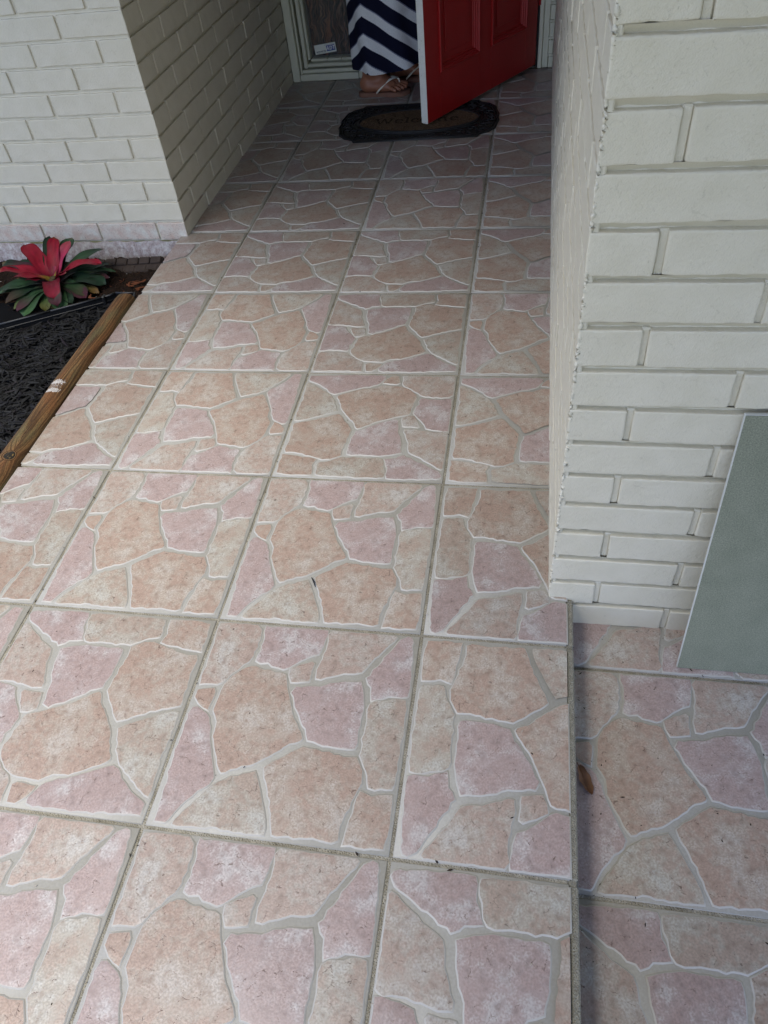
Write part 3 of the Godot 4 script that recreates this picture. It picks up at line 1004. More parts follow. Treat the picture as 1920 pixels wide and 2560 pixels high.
# ------------------------------------------------------------------ doormat
func build_mat() -> void:
	var m := thing("doormat", "black rubber scroll-edged doormat with brown coir oval under the open door", "doormat", Vector3(0.538, 0.0008, -3.335), 0.04)
	var hl := 0.382
	var hd := 0.226
	# outline: straight long sides, stepped in shoulders, rounded lobed ends
	var out := PackedVector2Array()
	var half := [Vector2(-0.285, hd), Vector2(0.285, hd), Vector2(0.295, hd - 0.028), Vector2(0.335, hd - 0.05), Vector2(0.366, hd - 0.095), Vector2(0.374, 0.075), Vector2(hl, 0.04), Vector2(hl - 0.004, 0.0)]
	for p in half: out.append(p)
	for i in range(half.size() - 2, 1, -1): out.append(Vector2(half[i].x, -half[i].y))
	out.append(Vector2(0.285, -hd))
	out.append(Vector2(-0.285, -hd))
	for i in range(2, half.size()): out.append(Vector2(-half[i].x, -half[i].y))
	for i in range(half.size() - 2, 1, -1): out.append(Vector2(-half[i].x, half[i].y))
	var st := start()
	var idx := Geometry2D.triangulate_polygon(out)
	for i in range(0, idx.size(), 3):
		var v := []
		for k in 3: v.append(Vector3(out[idx[i + k]].x, 0.004, out[idx[i + k]].y))
		tri(st, v[0], v[1], v[2], Vector3.UP)
	for i in out.size():
		var j := (i + 1) % out.size()
		var a := Vector3(out[i].x, 0, out[i].y)
		var b := Vector3(out[j].x, 0, out[j].y)
		quad(st, a, b, b + Vector3.UP * 0.004, a + Vector3.UP * 0.004, a + b)
	put("backing", finish(st), M.rubber, m)
	var rope := func(pts: Array, r: float, called: String):
		var t := start()
		var rad := []
		for p in pts: rad.append(r)
		tube(t, pts, rad, 6, 0.9)
		put(called, finish(t), M.rubber, m)
	for ins in [0.006, 0.02]:
		var o2 := inset(out, ins)
		var pts := []
		for i in out.size() + 1: pts.append(Vector3(o2[i % out.size()].x, 0.006, o2[i % out.size()].y))
		rope.call(pts, 0.0042 if ins < 0.01 else 0.0026, "border_rope")
	for g in [1.0, 1.1]:
		var pts := []
		for i in 61:
			var a := TAU * i / 60.0
			pts.append(Vector3(cos(a) * 0.288 * g, 0.006, sin(a) * 0.142 * (g * 1.0 + (0.02 if g > 1.0 else 0.0))))
		rope.call(pts, 0.0075 if g == 1.0 else 0.0035, "oval_rim")
	# scrolls between the oval and the border
	var spots := []
	for i in 30:
		var a := TAU * (i + 0.5) / 30.0
		var pe := Vector2(cos(a) * 0.345, sin(a) * 0.196)
		spots.append([pe, a, 0.026])
	for sx in [-1.0, 1.0]:
		for sz in [-1.0, 1.0]:
			spots.append([Vector2(sx * 0.245, sz * 0.186), 0.4 * sx, 0.03])
			spots.append([Vector2(sx * 0.3, sz * 0.155), 1.4 * sx, 0.026])
	for s in spots:
		var c: Vector2 = s[0]
		if absf(c.y) > hd - 0.026 or absf(c.x) > hl - 0.03: c = c * 0.955
		var pts := []
		var hand := 1.0 if rng.randf() < 0.5 else -1.0
		for i in 15:
			var t := i / 14.0
			var a: float = s[1] + hand * t * 7.5
			var r: float = s[2] * (1.0 - 0.82 * t)
			pts.append(Vector3(c.x + cos(a) * r, 0.0058, c.y + sin(a) * r * 0.85))
		rope.call(pts, 0.0032, "scroll")
	# coir oval with its dark lettering
	var cs := start()
	var nn := noise(331, 70.0, 3)
	var rings := 14
	for i in rings:
		for k in 72:
			var q := []
			for e in [[i, k], [i, k + 1], [i + 1, k + 1], [i + 1, k]]:
				var rr: float = e[0] / float(rings)
				var a: float = TAU * (e[1] % 72) / 72.0
				var x := cos(a) * 0.282 * rr
				var z := sin(a) * 0.137 * rr
				q.append(Vector3(x, 0.0075 + nn.get_noise_2d(x, z) * 0.0018, z))
			quad(cs, q[0], q[1], q[2], q[3], Vector3.UP)
	put("coir_oval", finish(cs), M.coir, m)
	# woven tufts that roughen the coir
	var tf := start()
	for i in 1500:
		var a := rng.randf() * TAU
		var r := sqrt(rng.randf()) * 0.98
		var c := Vector3(cos(a) * 0.278 * r, 0.0085, sin(a) * 0.133 * r)
		var d := Vector3(rng.randf_range(-1, 1), 0, rng.randf_range(-0.5, 0.5)).normalized() * rng.randf_range(0.003, 0.006)
		var up := Vector3(0, rng.randf_range(0.001, 0.0028), 0)
		var sd := d.cross(Vector3.UP).normalized() * 0.0013
		tri(tf, c - d, c + up + sd, c + d, Vector3.UP)
		tri(tf, c - d, c + up - sd, c + d, Vector3.UP)
	tag(put("coir_tufts", finish(tf), M.coir, m), "", "", "", "stuff")
	var font := SystemFont.new()
	font.font_names = PackedStringArray(["Droid Serif"])
	font.font_italic = true
	var tm := TextMesh.new()
	tm.text = "Welcome"
	tm.font = font
	tm.font_size = 48
	tm.pixel_size = 0.0019
	tm.depth = 0.002
	var o := put("lettering", tm, M.ink, m, Vector3(-0.01, 0.0088, 0.0))
	o.rotation.x = -PI / 2.0

# ------------------------------------------------------------------ person
# surface nets over smooth-joined tapered capsules: bones = [a, b, ra, rb]
func nets(st: SurfaceTool, bones: Array, lo: Vector3, hi: Vector3, cell: float, k: float, xf: Transform3D) -> void:
	var nx := int((hi.x - lo.x) / cell) + 2
	var ny := int((hi.y - lo.y) / cell) + 2
	var nz := int((hi.z - lo.z) / cell) + 2
	var f := PackedFloat32Array()
	f.resize(nx * ny * nz)
	f.fill(1.0)
	for b in bones:
		var a: Vector3 = b[0]
		var e: Vector3 = b[1]
		var ra: float = b[2]
		var rb: float = b[3]
		var kk: float = b[4] if b.size() > 4 else k
		var pad := maxf(ra, rb) + kk + cell * 2.0
		var mn := a.min(e) - Vector3.ONE * pad
		var mx := a.max(e) + Vector3.ONE * pad
		var ab := e - a
		var l2 := maxf(ab.length_squared(), 1e-9)
		var i0 := maxi(0, int((mn.x - lo.x) / cell))
		var i1 := mini(nx - 1, int((mx.x - lo.x) / cell) + 1)
		var j0 := maxi(0, int((mn.y - lo.y) / cell))
		var j1 := mini(ny - 1, int((mx.y - lo.y) / cell) + 1)
		var k0 := maxi(0, int((mn.z - lo.z) / cell))
		var k1 := mini(nz - 1, int((mx.z - lo.z) / cell) + 1)
		for i in range(i0, i1 + 1):
			for j in range(j0, j1 + 1):
				for q in range(k0, k1 + 1):
					var p := lo + Vector3(i, j, q) * cell
					var t := clampf((p - a).dot(ab) / l2, 0.0, 1.0)
					var d := (p - a - ab * t).length() - lerpf(ra, rb, t)
					var id := (i * ny + j) * nz + q
					var o := f[id]
					var h := maxf(kk - absf(o - d), 0.0) / kk
					f[id] = minf(o, d) - h * h * kk * 0.25
	var vid := {}
	var verts := PackedVector3Array()
	for i in nx - 1:
		for j in ny - 1:
			for q in nz - 1:
				var id := (i * ny + j) * nz + q
				var c := [f[id], f[id + 1], f[id + nz], f[id + nz + 1], f[id + ny * nz], f[id + ny * nz + 1], f[id + ny * nz + nz], f[id + ny * nz + nz + 1]]
				var neg := 0
				for v in c: if v < 0.0: neg += 1
				if neg == 0 or neg == 8: continue
				var sum := Vector3.ZERO
				var cnt := 0
				for e in [[0, 1], [2, 3], [4, 5], [6, 7], [0, 2], [1, 3], [4, 6], [5, 7], [0, 4], [1, 5], [2, 6], [3, 7]]:
					var va: float = c[e[0]]
					var vb: float = c[e[1]]
					if (va < 0.0) == (vb < 0.0): continue
					var t := va / (va - vb)
					var pa := Vector3(e[0] >> 2, (e[0] >> 1) & 1, e[0] & 1)
					var pb := Vector3(e[1] >> 2, (e[1] >> 1) & 1, e[1] & 1)
					sum += pa.lerp(pb, t)
					cnt += 1
				vid[id] = verts.size()
				verts.append(lo + (Vector3(i, j, q) + sum / cnt) * cell)
	var step := [ny * nz, nz, 1]
	for id in vid:
		for a in 3:
			var s: int = step[a]
			if id + s >= f.size(): continue
			if (f[id] < 0.0) == (f[id + s] < 0.0): continue
			var s1: int = step[(a + 1) % 3]
			var s2: int = step[(a + 2) % 3]
			if not (vid.has(id - s1) and vid.has(id - s2) and vid.has(id - s1 - s2)): continue
			var n := Vector3.ZERO
			n[a] = 1.0 if f[id] < 0.0 else -1.0
			n = xf.basis * n
			quad(st, xf * verts[vid[id]], xf * verts[vid[id - s1]], xf * verts[vid[id - s1 - s2]], xf * verts[vid[id - s2]], n)

func foot_bones() -> Array:
	# right foot, toes along +x, little toe on the +z side, sole at y = 0
	var b := [
		[Vector3(0.034, 0.032, 0.0), Vector3(0.045, 0.036, 0.001), 0.031, 0.032],
		[Vector3(0.04, 0.04, 0.0), Vector3(0.06, 0.10, 0.0), 0.028, 0.034],
		[Vector3(0.06, 0.10, 0.0), Vector3(0.058, 0.2, 0.0), 0.031, 0.033],
		[Vector3(0.07, 0.08, 0.0), Vector3(0.13, 0.045, -0.008), 0.031, 0.026],
		[Vector3(0.05, 0.028, 0.008), Vector3(0.15, 0.024, 0.026), 0.027, 0.021],
		[Vector3(0.12, 0.042, -0.01), Vector3(0.178, 0.028, -0.022), 0.028, 0.021],
		[Vector3(0.13, 0.036, 0.01), Vector3(0.172, 0.026, 0.012), 0.025, 0.018],
		[Vector3(0.058, 0.092, 0.03), Vector3(0.058, 0.094, 0.028), 0.013, 0.013],
		[Vector3(0.19, 0.022, -0.028), Vector3(0.236, 0.018, -0.026), 0.0155, 0.0135, 0.005],
		[Vector3(0.188, 0.022, -0.006), Vector3(0.214, 0.022, -0.003), 0.0105, 0.0098, 0.004],
		[Vector3(0.214, 0.022, -0.003), Vector3(0.238, 0.013, -0.002), 0.0098, 0.0095, 0.004],
		[Vector3(0.184, 0.022, 0.010), Vector3(0.206, 0.021, 0.0145), 0.0098, 0.0092, 0.004],
		[Vector3(0.206, 0.021, 0.0145), Vector3(0.226, 0.012, 0.0165), 0.0092, 0.009, 0.004],
		[Vector3(0.172, 0.021, 0.025), Vector3(0.192, 0.02, 0.031), 0.0095, 0.009, 0.004],
		[Vector3(0.192, 0.02, 0.031), Vector3(0.210, 0.012, 0.034), 0.009, 0.0088, 0.004],
		[Vector3(0.156, 0.02, 0.036), Vector3(0.174, 0.019, 0.045), 0.0095, 0.009, 0.004],
		[Vector3(0.174, 0.019, 0.045), Vector3(0.190, 0.011, 0.049), 0.009, 0.0088, 0.004]]
	return b

func sandal(p: Node3D, xf: Transform3D) -> void:
	var s := Node3D.new()
	s.name = "sandal"
	p.add_child(s, true)
	s.transform = xf
	var outl := PackedVector2Array()
	for q in [[-0.008, 0.0], [0.0, 0.022], [0.02, 0.034], [0.06, 0.036], [0.1, 0.038], [0.15, 0.05], [0.185, 0.057], [0.215, 0.053], [0.24, 0.038], [0.258, 0.012], [0.262, -0.015], [0.252, -0.036], [0.23, -0.046], [0.19, -0.048], [0.14, -0.042], [0.09, -0.033], [0.05, -0.034], [0.02, -0.033], [0.0, -0.021]]:
		outl.append(Vector2(q[0], q[1]))
	var st := start()
	var idx := Geometry2D.triangulate_polygon(outl)
	for i in range(0, idx.size(), 3):
		var v := []
		for k in 3: v.append(Vector3(outl[idx[i + k]].x, 0.0, outl[idx[i + k]].y))
		tri(st, v[0], v[1], v[2], Vector3.UP)
	for i in outl.size():
		var j := (i + 1) % outl.size()
		var a := Vector3(outl[i].x, 0, outl[i].y)
		var b := Vector3(outl[j].x, 0, outl[j].y)
		var dn := Vector3(0, -0.0185, 0)
		quad(st, a, b, b + dn, a + dn, (a + b) * 0.5 - Vector3(0.12, 0, 0))
	put("sole", finish(st), M.sole, s)
	for side in [1.0, -1.0]:
		var pts := []
		var rad := []
		var z0 := 0.042 if side > 0 else -0.04
		for e in 9:
			var t := e / 8.0
			var pa := Vector3(0.092, 0.0, z0)
			var pb := Vector3(0.196, 0.05 if side > 0 else 0.047, -0.012)
			var p2 := pa.lerp(pb, t)
			p2.y = 0.003 + 0.054 * sin(minf(t * 1.15, 1.0) * PI * 0.5) * (1.0 if t < 0.75 else 1.0 - (t - 0.75) * 0.35)
			p2.z = lerpf(z0 * 1.12, -0.012, pow(t, 1.6))
			pts.append(p2)
			rad.append(0.0105 if t < 0.8 else 0.0075)
		var stp := start()
		tube(stp, pts, rad, 8, 0.35)
		put("strap", finish(stp), M.strap, s)
	var pst := start()
	tube(pst, [Vector3(0.196, 0.053, -0.012), Vector3(0.205, 0.042, -0.014), Vector3(0.208, 0.0, -0.0145)], [0.0055, 0.0035, 0.003], 7)
	put("toe_post", finish(pst), M.strap, s)

func build_person() -> void:
	var p := thing("person", "person in a navy and white chevron skirt and white thong sandals standing behind the door", "person", Vector3(0, 0, 0))
	# near (right) foot and far (left) foot frames
	var fr := Transform3D(Basis(Vector3.UP, 0.03), Vector3(0.187, 0.0205, -3.728))
	var fl := Transform3D(Basis(Vector3.UP, 0.10), Vector3(0.312, 0.0205, -3.915))
	var st := start()
	nets(st, foot_bones(), Vector3(-0.02, -0.012, -0.065), Vector3(0.265, 0.21, 0.075), 0.004, 0.016, fr)
	var mir := fl * Transform3D(Basis(Vector3(1, 0, 0), Vector3(0, 1, 0), Vector3(0, 0, -1)), Vector3.ZERO)
	nets(st, foot_bones(), Vector3(-0.02, -0.012, -0.065), Vector3(0.265, 0.21, 0.075), 0.004, 0.016, mir)
	var ar := fr * Vector3(0.058, 0.18, 0)
	var al := fl * Vector3(0.058, 0.18, 0)
	var hip := Vector3(0.315, 0.86, -3.83)
	var bones := [
		[ar, Vector3(0.29, 0.48, -3.765), 0.032, 0.05], [Vector3(0.29, 0.48, -3.765), hip + Vector3(0, 0, 0.055), 0.05, 0.07],
		[al, Vector3(0.36, 0.48, -3.91), 0.036, 0.055], [Vector3(0.36, 0.48, -3.91), hip + Vector3(0, 0, -0.055), 0.055, 0.07],
		[hip + Vector3(0, 0.06, 0.045), hip + Vector3(0, 0.06, -0.045), 0.085, 0.085],
		[hip + Vector3(0, 0.1, 0), hip + Vector3(0.0, 0.42, 0), 0.09, 0.11],
		[hip + Vector3(0, 0.5, 0.13), hip + Vector3(0, 0.5, -0.13), 0.06, 0.06],
		[hip + Vector3(0, 0.5, 0), hip + Vector3(0.01, 0.62, 0), 0.055, 0.05],
		[hip + Vector3(0.02, 0.70, 0), hip + Vector3(0.025, 0.75, 0), 0.085, 0.09],
		[hip + Vector3(0.04, 0.66, 0), hip + Vector3(0.05, 0.68, 0), 0.06, 0.06],
		[hip + Vector3(0.105, 0.695, 0), hip + Vector3(0.115, 0.67, 0), 0.012, 0.016],
		[hip + Vector3(0, 0.5, 0.17), hip + Vector3(-0.02, 0.24, 0.21), 0.05, 0.042], [hip + Vector3(-0.02, 0.24, 0.21), hip + Vector3(0.14, 0.10, 0.19), 0.042, 0.03],
		[hip + Vector3(0.14, 0.10, 0.19), hip + Vector3(0.23, 0.06, 0.185), 0.03, 0.026],
		[hip + Vector3(0, 0.5, -0.17), hip + Vector3(-0.02, 0.24, -0.21), 0.05, 0.042], [hip + Vector3(-0.02, 0.24, -0.21), hip + Vector3(0.16, 0.16, -0.19), 0.042, 0.03],
		[hip + Vector3(0.16, 0.16, -0.19), hip + Vector3(0.25, 0.15, -0.185), 0.03, 0.026]]
	nets(st, bones, Vector3(0.0, 0.16, -4.16), Vector3(0.68, 1.75, -3.5), 0.022, 0.045, Transform3D.IDENTITY)
	for w in [[hip + Vector3(0.23, 0.06, 0.185), 1.0], [hip + Vector3(0.25, 0.15, -0.185), -1.0]]:
		var o: Vector3 = w[0]
		var z: float = w[1]
		var hb := [[Vector3(-0.03, 0, 0), Vector3(0.0, 0, 0), 0.026, 0.024], [Vector3(0.0, 0, 0.018), Vector3(0.05, -0.004, 0.026), 0.017, 0.013], [Vector3(0.0, 0, -0.014), Vector3(0.052, -0.004, -0.02), 0.017, 0.013], [Vector3(0.0, 0, 0), Vector3(0.055, -0.003, 0), 0.018, 0.014]]
		for f in 4:
			var fz := -0.026 + f * 0.0175
			var fl2: float = [0.036, 0.044, 0.041, 0.031][f]
			var kn := Vector3(0.06 + fl2 * 0.55, -0.008, fz * 1.1)
			hb.append([Vector3(0.055, -0.003, fz), kn, 0.0095, 0.0085, 0.003])
			hb.append([kn, kn + Vector3(fl2 * 0.6, -0.018, 0), 0.0085, 0.0075, 0.003])
		hb.append([Vector3(0.008, -0.004, -0.02), Vector3(0.04, -0.012, -0.052), 0.0125, 0.0095, 0.006])
		hb.append([Vector3(0.04, -0.012, -0.052), Vector3(0.066, -0.018, -0.056), 0.0095, 0.008, 0.003])
		nets(st, hb, Vector3(-0.065, -0.05, -0.085), Vector3(0.15, 0.04, 0.06), 0.0045, 0.012, Transform3D(Basis(Vector3(1, 0, 0), Vector3(0, 1, 0), Vector3(0, 0, z)), o))
	put("body", finish(st), M.skin, p)
	sandal(p, fr)
	sandal(p, mir)
	# long skirt: ellipse sections with soft folds, uv carries height and distance from the seam
	var sk := start()
	var nu := 96
	var nv := 26
	var seam := deg_to_rad(118.0)
	var fn := noise(341, 1.0, 2)
	var skp := func(u: int, v: int) -> Array:
		var a := TAU * u / nu
		var t: float = v / float(nv)
		var y := lerpf(0.124, 0.98, t)
		var rx := lerpf(0.190, 0.165, smoothstep(0.0, 0.75, t))
		var rz := lerpf(0.165, 0.15, smoothstep(0.0, 0.75, t))
		if t > 0.85:
			rx = lerpf(rx, 0.125, (t - 0.85) / 0.15)
			rz = lerpf(rz, 0.115, (t - 0.85) / 0.15)
		var fold := 0.013 * (1.0 - t) * sin(a * 7.0 + fn.get_noise_1d(y * 2.0) * 2.0) + 0.006 * (1.0 - t) * sin(a * 3.0 + 1.0)
		var cx := lerpf(0.345, 0.315, t)
		var hem := 0.0
		if v == 0: hem = 0.006 * sin(a * 3.0) + 0.012 * cos(a)
		var pos := Vector3(cx + cos(a) * (rx + fold), y + hem, -3.815 + sin(a) * (rz + fold))
		var da := wrapf(a - seam, -PI, PI)
		return [pos, Vector2(0.5 + da * 0.165 / 1.024, 1.0 - pos.y / 1.024)]
	for u in nu:
		for v in nv:
			var q := [skp.call(u, v), skp.call(u + 1, v), skp.call(u + 1, v + 1), skp.call(u, v + 1)]
			if absf(q[0][1].x - q[1][1].x) > 0.5:
				var full := TAU * 0.165 / 1.024
				for e in [1, 2]:
					var w: Vector2 = q[e][1]
					q[e][1] = Vector2(w.x + (full if w.x < 0.5 else -full), w.y)
			for t in [0, 1, 2, 0, 2, 3]:
				sk.set_uv(q[t][1])
				sk.add_vertex(q[t][0])
	put("skirt", finish(sk), M.skirt, p)
	# plain dark top
	var tp := start()
	nets(tp, [[hip + Vector3(0, 0.04, 0.03), hip + Vector3(0, 0.04, -0.03), 0.15, 0.15], [hip + Vector3(0, 0.1, 0), hip + Vector3(0.0, 0.42, 0), 0.133, 0.142], [hip + Vector3(0, 0.5, 0.13), hip + Vector3(0, 0.5, -0.13), 0.07, 0.07],
		[hip + Vector3(0, 0.5, 0.17), hip + Vector3(-0.01, 0.36, 0.19), 0.06, 0.058], [hip + Vector3(0, 0.5, -0.17), hip + Vector3(-0.01, 0.36, -0.19), 0.06, 0.058]], Vector3(0.0, 0.7, -4.2), Vector3(0.6, 1.5, -3.45), 0.022, 0.04, Transform3D.IDENTITY)
	put("top", finish(tp), M.navy, p)
	var hr := start()
	nets(hr, [[hip + Vector3(0.0, 0.76, 0), hip + Vector3(0.01, 0.785, 0), 0.1, 0.095], [hip + Vector3(-0.03, 0.74, 0), hip + Vector3(-0.04, 0.66, 0), 0.085, 0.06]], Vector3(0.1, 1.4, -4.05), Vector3(0.6, 1.85, -3.6), 0.014, 0.03, Transform3D.IDENTITY)
	put("hair", finish(hr), M.hair, p)

# ------------------------------------------------------------------ garden bed
func strand(st: SurfaceTool, c: Vector3, yaw: float, pitch: float, ln: float, w: float, th: float, bend: float, col: Color) -> void:
	# thin curved sliver with a ridge: three stations
	var d := Vector3(cos(yaw) * cos(pitch), sin(pitch), sin(yaw) * cos(pitch))
	var sd := d.cross(Vector3.UP).normalized()
	var up := sd.cross(d).normalized()
	var prev := []
	for i in 3:
		var t := i / 2.0
		var p := c + d * (t - 0.5) * ln + sd * bend * (0.25 - (t - 0.5) * (t - 0.5)) * 4.0
		var ww := w * (0.35 if i != 1 else 1.0)
		var ring := [p - sd * ww, p + up * th, p + sd * ww]
		if i > 0:
			st.set_color(col)
			quad(st, prev[0], prev[1], ring[1], ring[0], up - sd)
			quad(st, prev[1], prev[2], ring[2], ring[1], up + sd)
		prev = ring

func bed_height(n: FastNoiseLite, x: float, z: float, base: float, amp: float) -> float:
	return base + n.get_noise_2d(x, z) * amp

func build_garden() -> void:
	var gr := structure("ground")
	put("lawn", boxm(Vector3(-60, -0.3, -60), Vector3(60, -0.135, 60), 0.01), M.lawn, gr)
	var nb := noise(351, 6.0, 4)
	var patch := func(x0: float, x1: float, z0: float, z1: float, base: float, amp: float, cells: int) -> ArrayMesh:
		var st := start()
		for i in cells:
			for j in cells:
				var q := []
				for e in [[i, j], [i + 1, j], [i + 1, j + 1], [i, j + 1]]:
					var x: float = lerpf(x0, x1, e[0] / float(cells))
					var z: float = lerpf(z0, z1, e[1] / float(cells))
					q.append(Vector3(x, bed_height(nb, x, z, base, amp), z))
				quad(st, q[0], q[1], q[2], q[3], Vector3.UP)
		return finish(st)
	var sb := structure("soil_bed")
	put("soil_surface", patch.call(-2.3, XSOIL, ZL + 0.012, -1.2, -0.085, 0.03, 90), M.soil, sb)
	# loose grains, fibres and white perlite on the soil
	var lo := start()
	for i in 5200:
		var x := rng.randf_range(-1.35, XSOIL - 0.004)
		var z := rng.randf_range(ZL + 0.02, -1.45)
		var y := bed_height(nb, x, z, -0.085, 0.03)
		var r := rng.randf_range(0.0015, 0.006) * (1.0 if rng.randf() < 0.9 else 1.8)
		var v := rng.randf_range(0.4, 1.6)
		var col := Color(0.022 * v, 0.014 * v, 0.010 * v)
		if rng.randf() < 0.014:
			col = Color(0.62, 0.62, 0.6)
			r = rng.randf_range(0.002, 0.004)
		lo.set_color(col)
		var pts := []
		for e in [Vector3(1, 0, 0), Vector3(0, 0, 1), Vector3(-1, 0, 0), Vector3(0, 0, -1)]:
			pts.append(Vector3(x, y, z) + e.rotated(Vector3.UP, rng.randf() * 1.5) * r * rng.randf_range(0.6, 1.2))
		var topv := Vector3(x + rng.randf_range(-1, 1) * r * 0.4, y + r * rng.randf_range(0.7, 1.3), z)
		for e in 4: tri(lo, pts[e], pts[(e + 1) % 4], topv, pts[e] - Vector3(x, y, z) + Vector3.UP * r)
	for i in 1500:
		var x := rng.randf_range(-1.3, XSOIL - 0.02)
		var z := rng.randf_range(ZL + 0.03, -1.5)
		var v := rng.randf_range(0.4, 1.5)
		var c := Color(0.05 * v, 0.028 * v, 0.017 * v)
		if rng.randf() < 0.1: c = Color(0.16 * v, 0.055 * v, 0.026 * v)
		strand(lo, Vector3(x, bed_height(nb, x, z, -0.085, 0.03) + 0.003, z), rng.randf() * TAU, rng.randf_range(-0.15, 0.25), rng.randf_range(0.01, 0.04), 0.0012, 0.001, rng.randf_range(-0.006, 0.006), c)
	var lp := put(numbered("loose_soil"), finish(lo), M.bits, self)
	tag(lp, "loose dark soil crumbs with bark fibres and white grains around the bromeliad", "soil", "", "stuff")
	# black shredded mulch between the plastic edging and the timber
	var mb := structure("mulch_bed")
	put("mulch_base", patch.call(-2.2, -0.285, -1.86, 0.5, -0.075, 0.02, 60), M.mulch_bed, mb)
	var mu := start()
	var edge := func(x: float) -> float: return -1.845 + clampf(-(x + 0.408), 0.0, 9.0) * 0.585
	for i in 15000:
		var x := rng.randf_range(-1.5, -0.335)
		var z := rng.randf_range(-1.84, -0.55)
		if z < edge.call(x) + 0.012: continue
		var y := bed_height(nb, x, z, -0.066, 0.02) + rng.randf_range(-0.006, 0.012)
		var v := rng.randf_range(0.5, 1.7)
		var big := rng.randf() < 0.24
		strand(mu, Vector3(x, y, z), rng.randf() * TAU, rng.randf_range(-0.22, 0.3), rng.randf_range(0.02, 0.06) * (1.3 if big else 1.0), rng.randf_range(0.0013, 0.0032) * (2.6 if big else 1.0), rng.randf_range(0.0008, 0.0026), rng.randf_range(-0.008, 0.008), Color(0.0125 * v, 0.0124 * v, 0.0130 * v))
	var mp := put(numbered("mulch"), finish(mu), M.mulch, self)
	tag(mp, "black shredded bark mulch beside the round timber", "mulch", "", "stuff")
	# black plastic edging strip
	var pe := thing("plastic_edging", "thin black plastic edging strip between the soil and the black mulch", "garden edging", Vector3.ZERO)
	var path := [Vector3(-1.35, 0, -1.285), Vector3(-0.759, 0, -1.637), Vector3(-0.604, 0, -1.725), Vector3(-0.432, 0, -1.822), Vector3(-0.402, 0, -1.848), Vector3(-0.326, 0, -1.848), Vector3(-0.312, 0, -1.80)]
	for i in path.size() - 1:
		var a: Vector3 = path[i]
		var b: Vector3 = path[i + 1]
		var dv := b - a
		var xf := Transform3D(Basis(Vector3.UP, atan2(-dv.z, dv.x)), a)
		var st := start()
		cbox(st, Vector3(0, -0.12, -0.0015), Vector3(dv.length() + 0.001, -0.030, 0.0015), 0.0008, xf)
		var rp := [a + Vector3(0, -0.029, 0), b + Vector3(0, -0.029, 0)]
		tube(st, rp, [0.0042, 0.0042], 8)
		cbox(st, Vector3(0, -0.05, -0.0035), Vector3(dv.length(), -0.046, 0.0035), 0.001, xf)
		put("strip", finish(st), M.plastic, pe)
	put("connector", boxm(Vector3(-0.443, -0.1, -1.832), Vector3(-0.431, -0.024, -1.811), 0.002), M.plastic, pe)
	# old brown paver-pattern edging half buried by the wall
	var be := thing("paver_edging", "half buried dark brown edging strip moulded as small pavers by the wall footing", "garden edging", Vector3(-0.352, -0.088, -2.150), 0.03)
	be.rotation = Vector3(0.35, 0.10, 0.0)
	for r in 2:
		for i in 8:
			var w0 := 0.047
			var x1 := -i * w0 - (0.012 if r == 1 else 0.0)
			var z0 := -0.036 + r * 0.036
			put("paver", boxm(Vector3(x1 - w0 + 0.003, 0.0, z0 + 0.0015), Vector3(x1, 0.022 - r * 0.006, z0 + 0.0345), 0.003), M.edging, be)
	put("base_strip", boxm(Vector3(-0.385, -0.03, -0.038), Vector3(0.004, 0.014, 0.036), 0.003), M.edging, be)
	build_timber()
	build_bromeliad(nb)
	# a few dry fallen leaves and bark pieces on the soil
	var spots := [[-0.42, -1.99, 0.5, 0.05], [-0.37, -1.97, 1.9, 0.04], [-0.395, -2.01, -0.6, 0.06], [-0.46, -2.195, 1.2, 0.05], [-0.52, -1.87, 0.3, 0.04]]
	for i in spots.size():
		var s: Array = spots[i]
		var st := start()
		st.set_color(Color(0.2, 0.075, 0.035))
		var y := bed_height(nb, s[0], s[1], -0.085, 0.03) + 0.007
		for k in 3:
			strand(st, Vector3(s[0], y + k * 0.002, s[1]), s[2] + k * 0.35, 0.1, s[3], 0.0045, 0.002, 0.006, Color(0.17, 0.062, 0.03))
		var lb := ["reddish dry leaf scraps on the soil nearest the tile edge", "small rust coloured leaf scrap beside the tile edge", "long curled dry leaf scraps below the paver edging", "rusty dry leaf standing against the wall footing", "tan dry leaf scrap near the plastic edging"]
		tag(put(numbered("dry_leaf"), finish(st), M.bits, self), lb[i], "leaf", "dry leaf scraps on the soil")

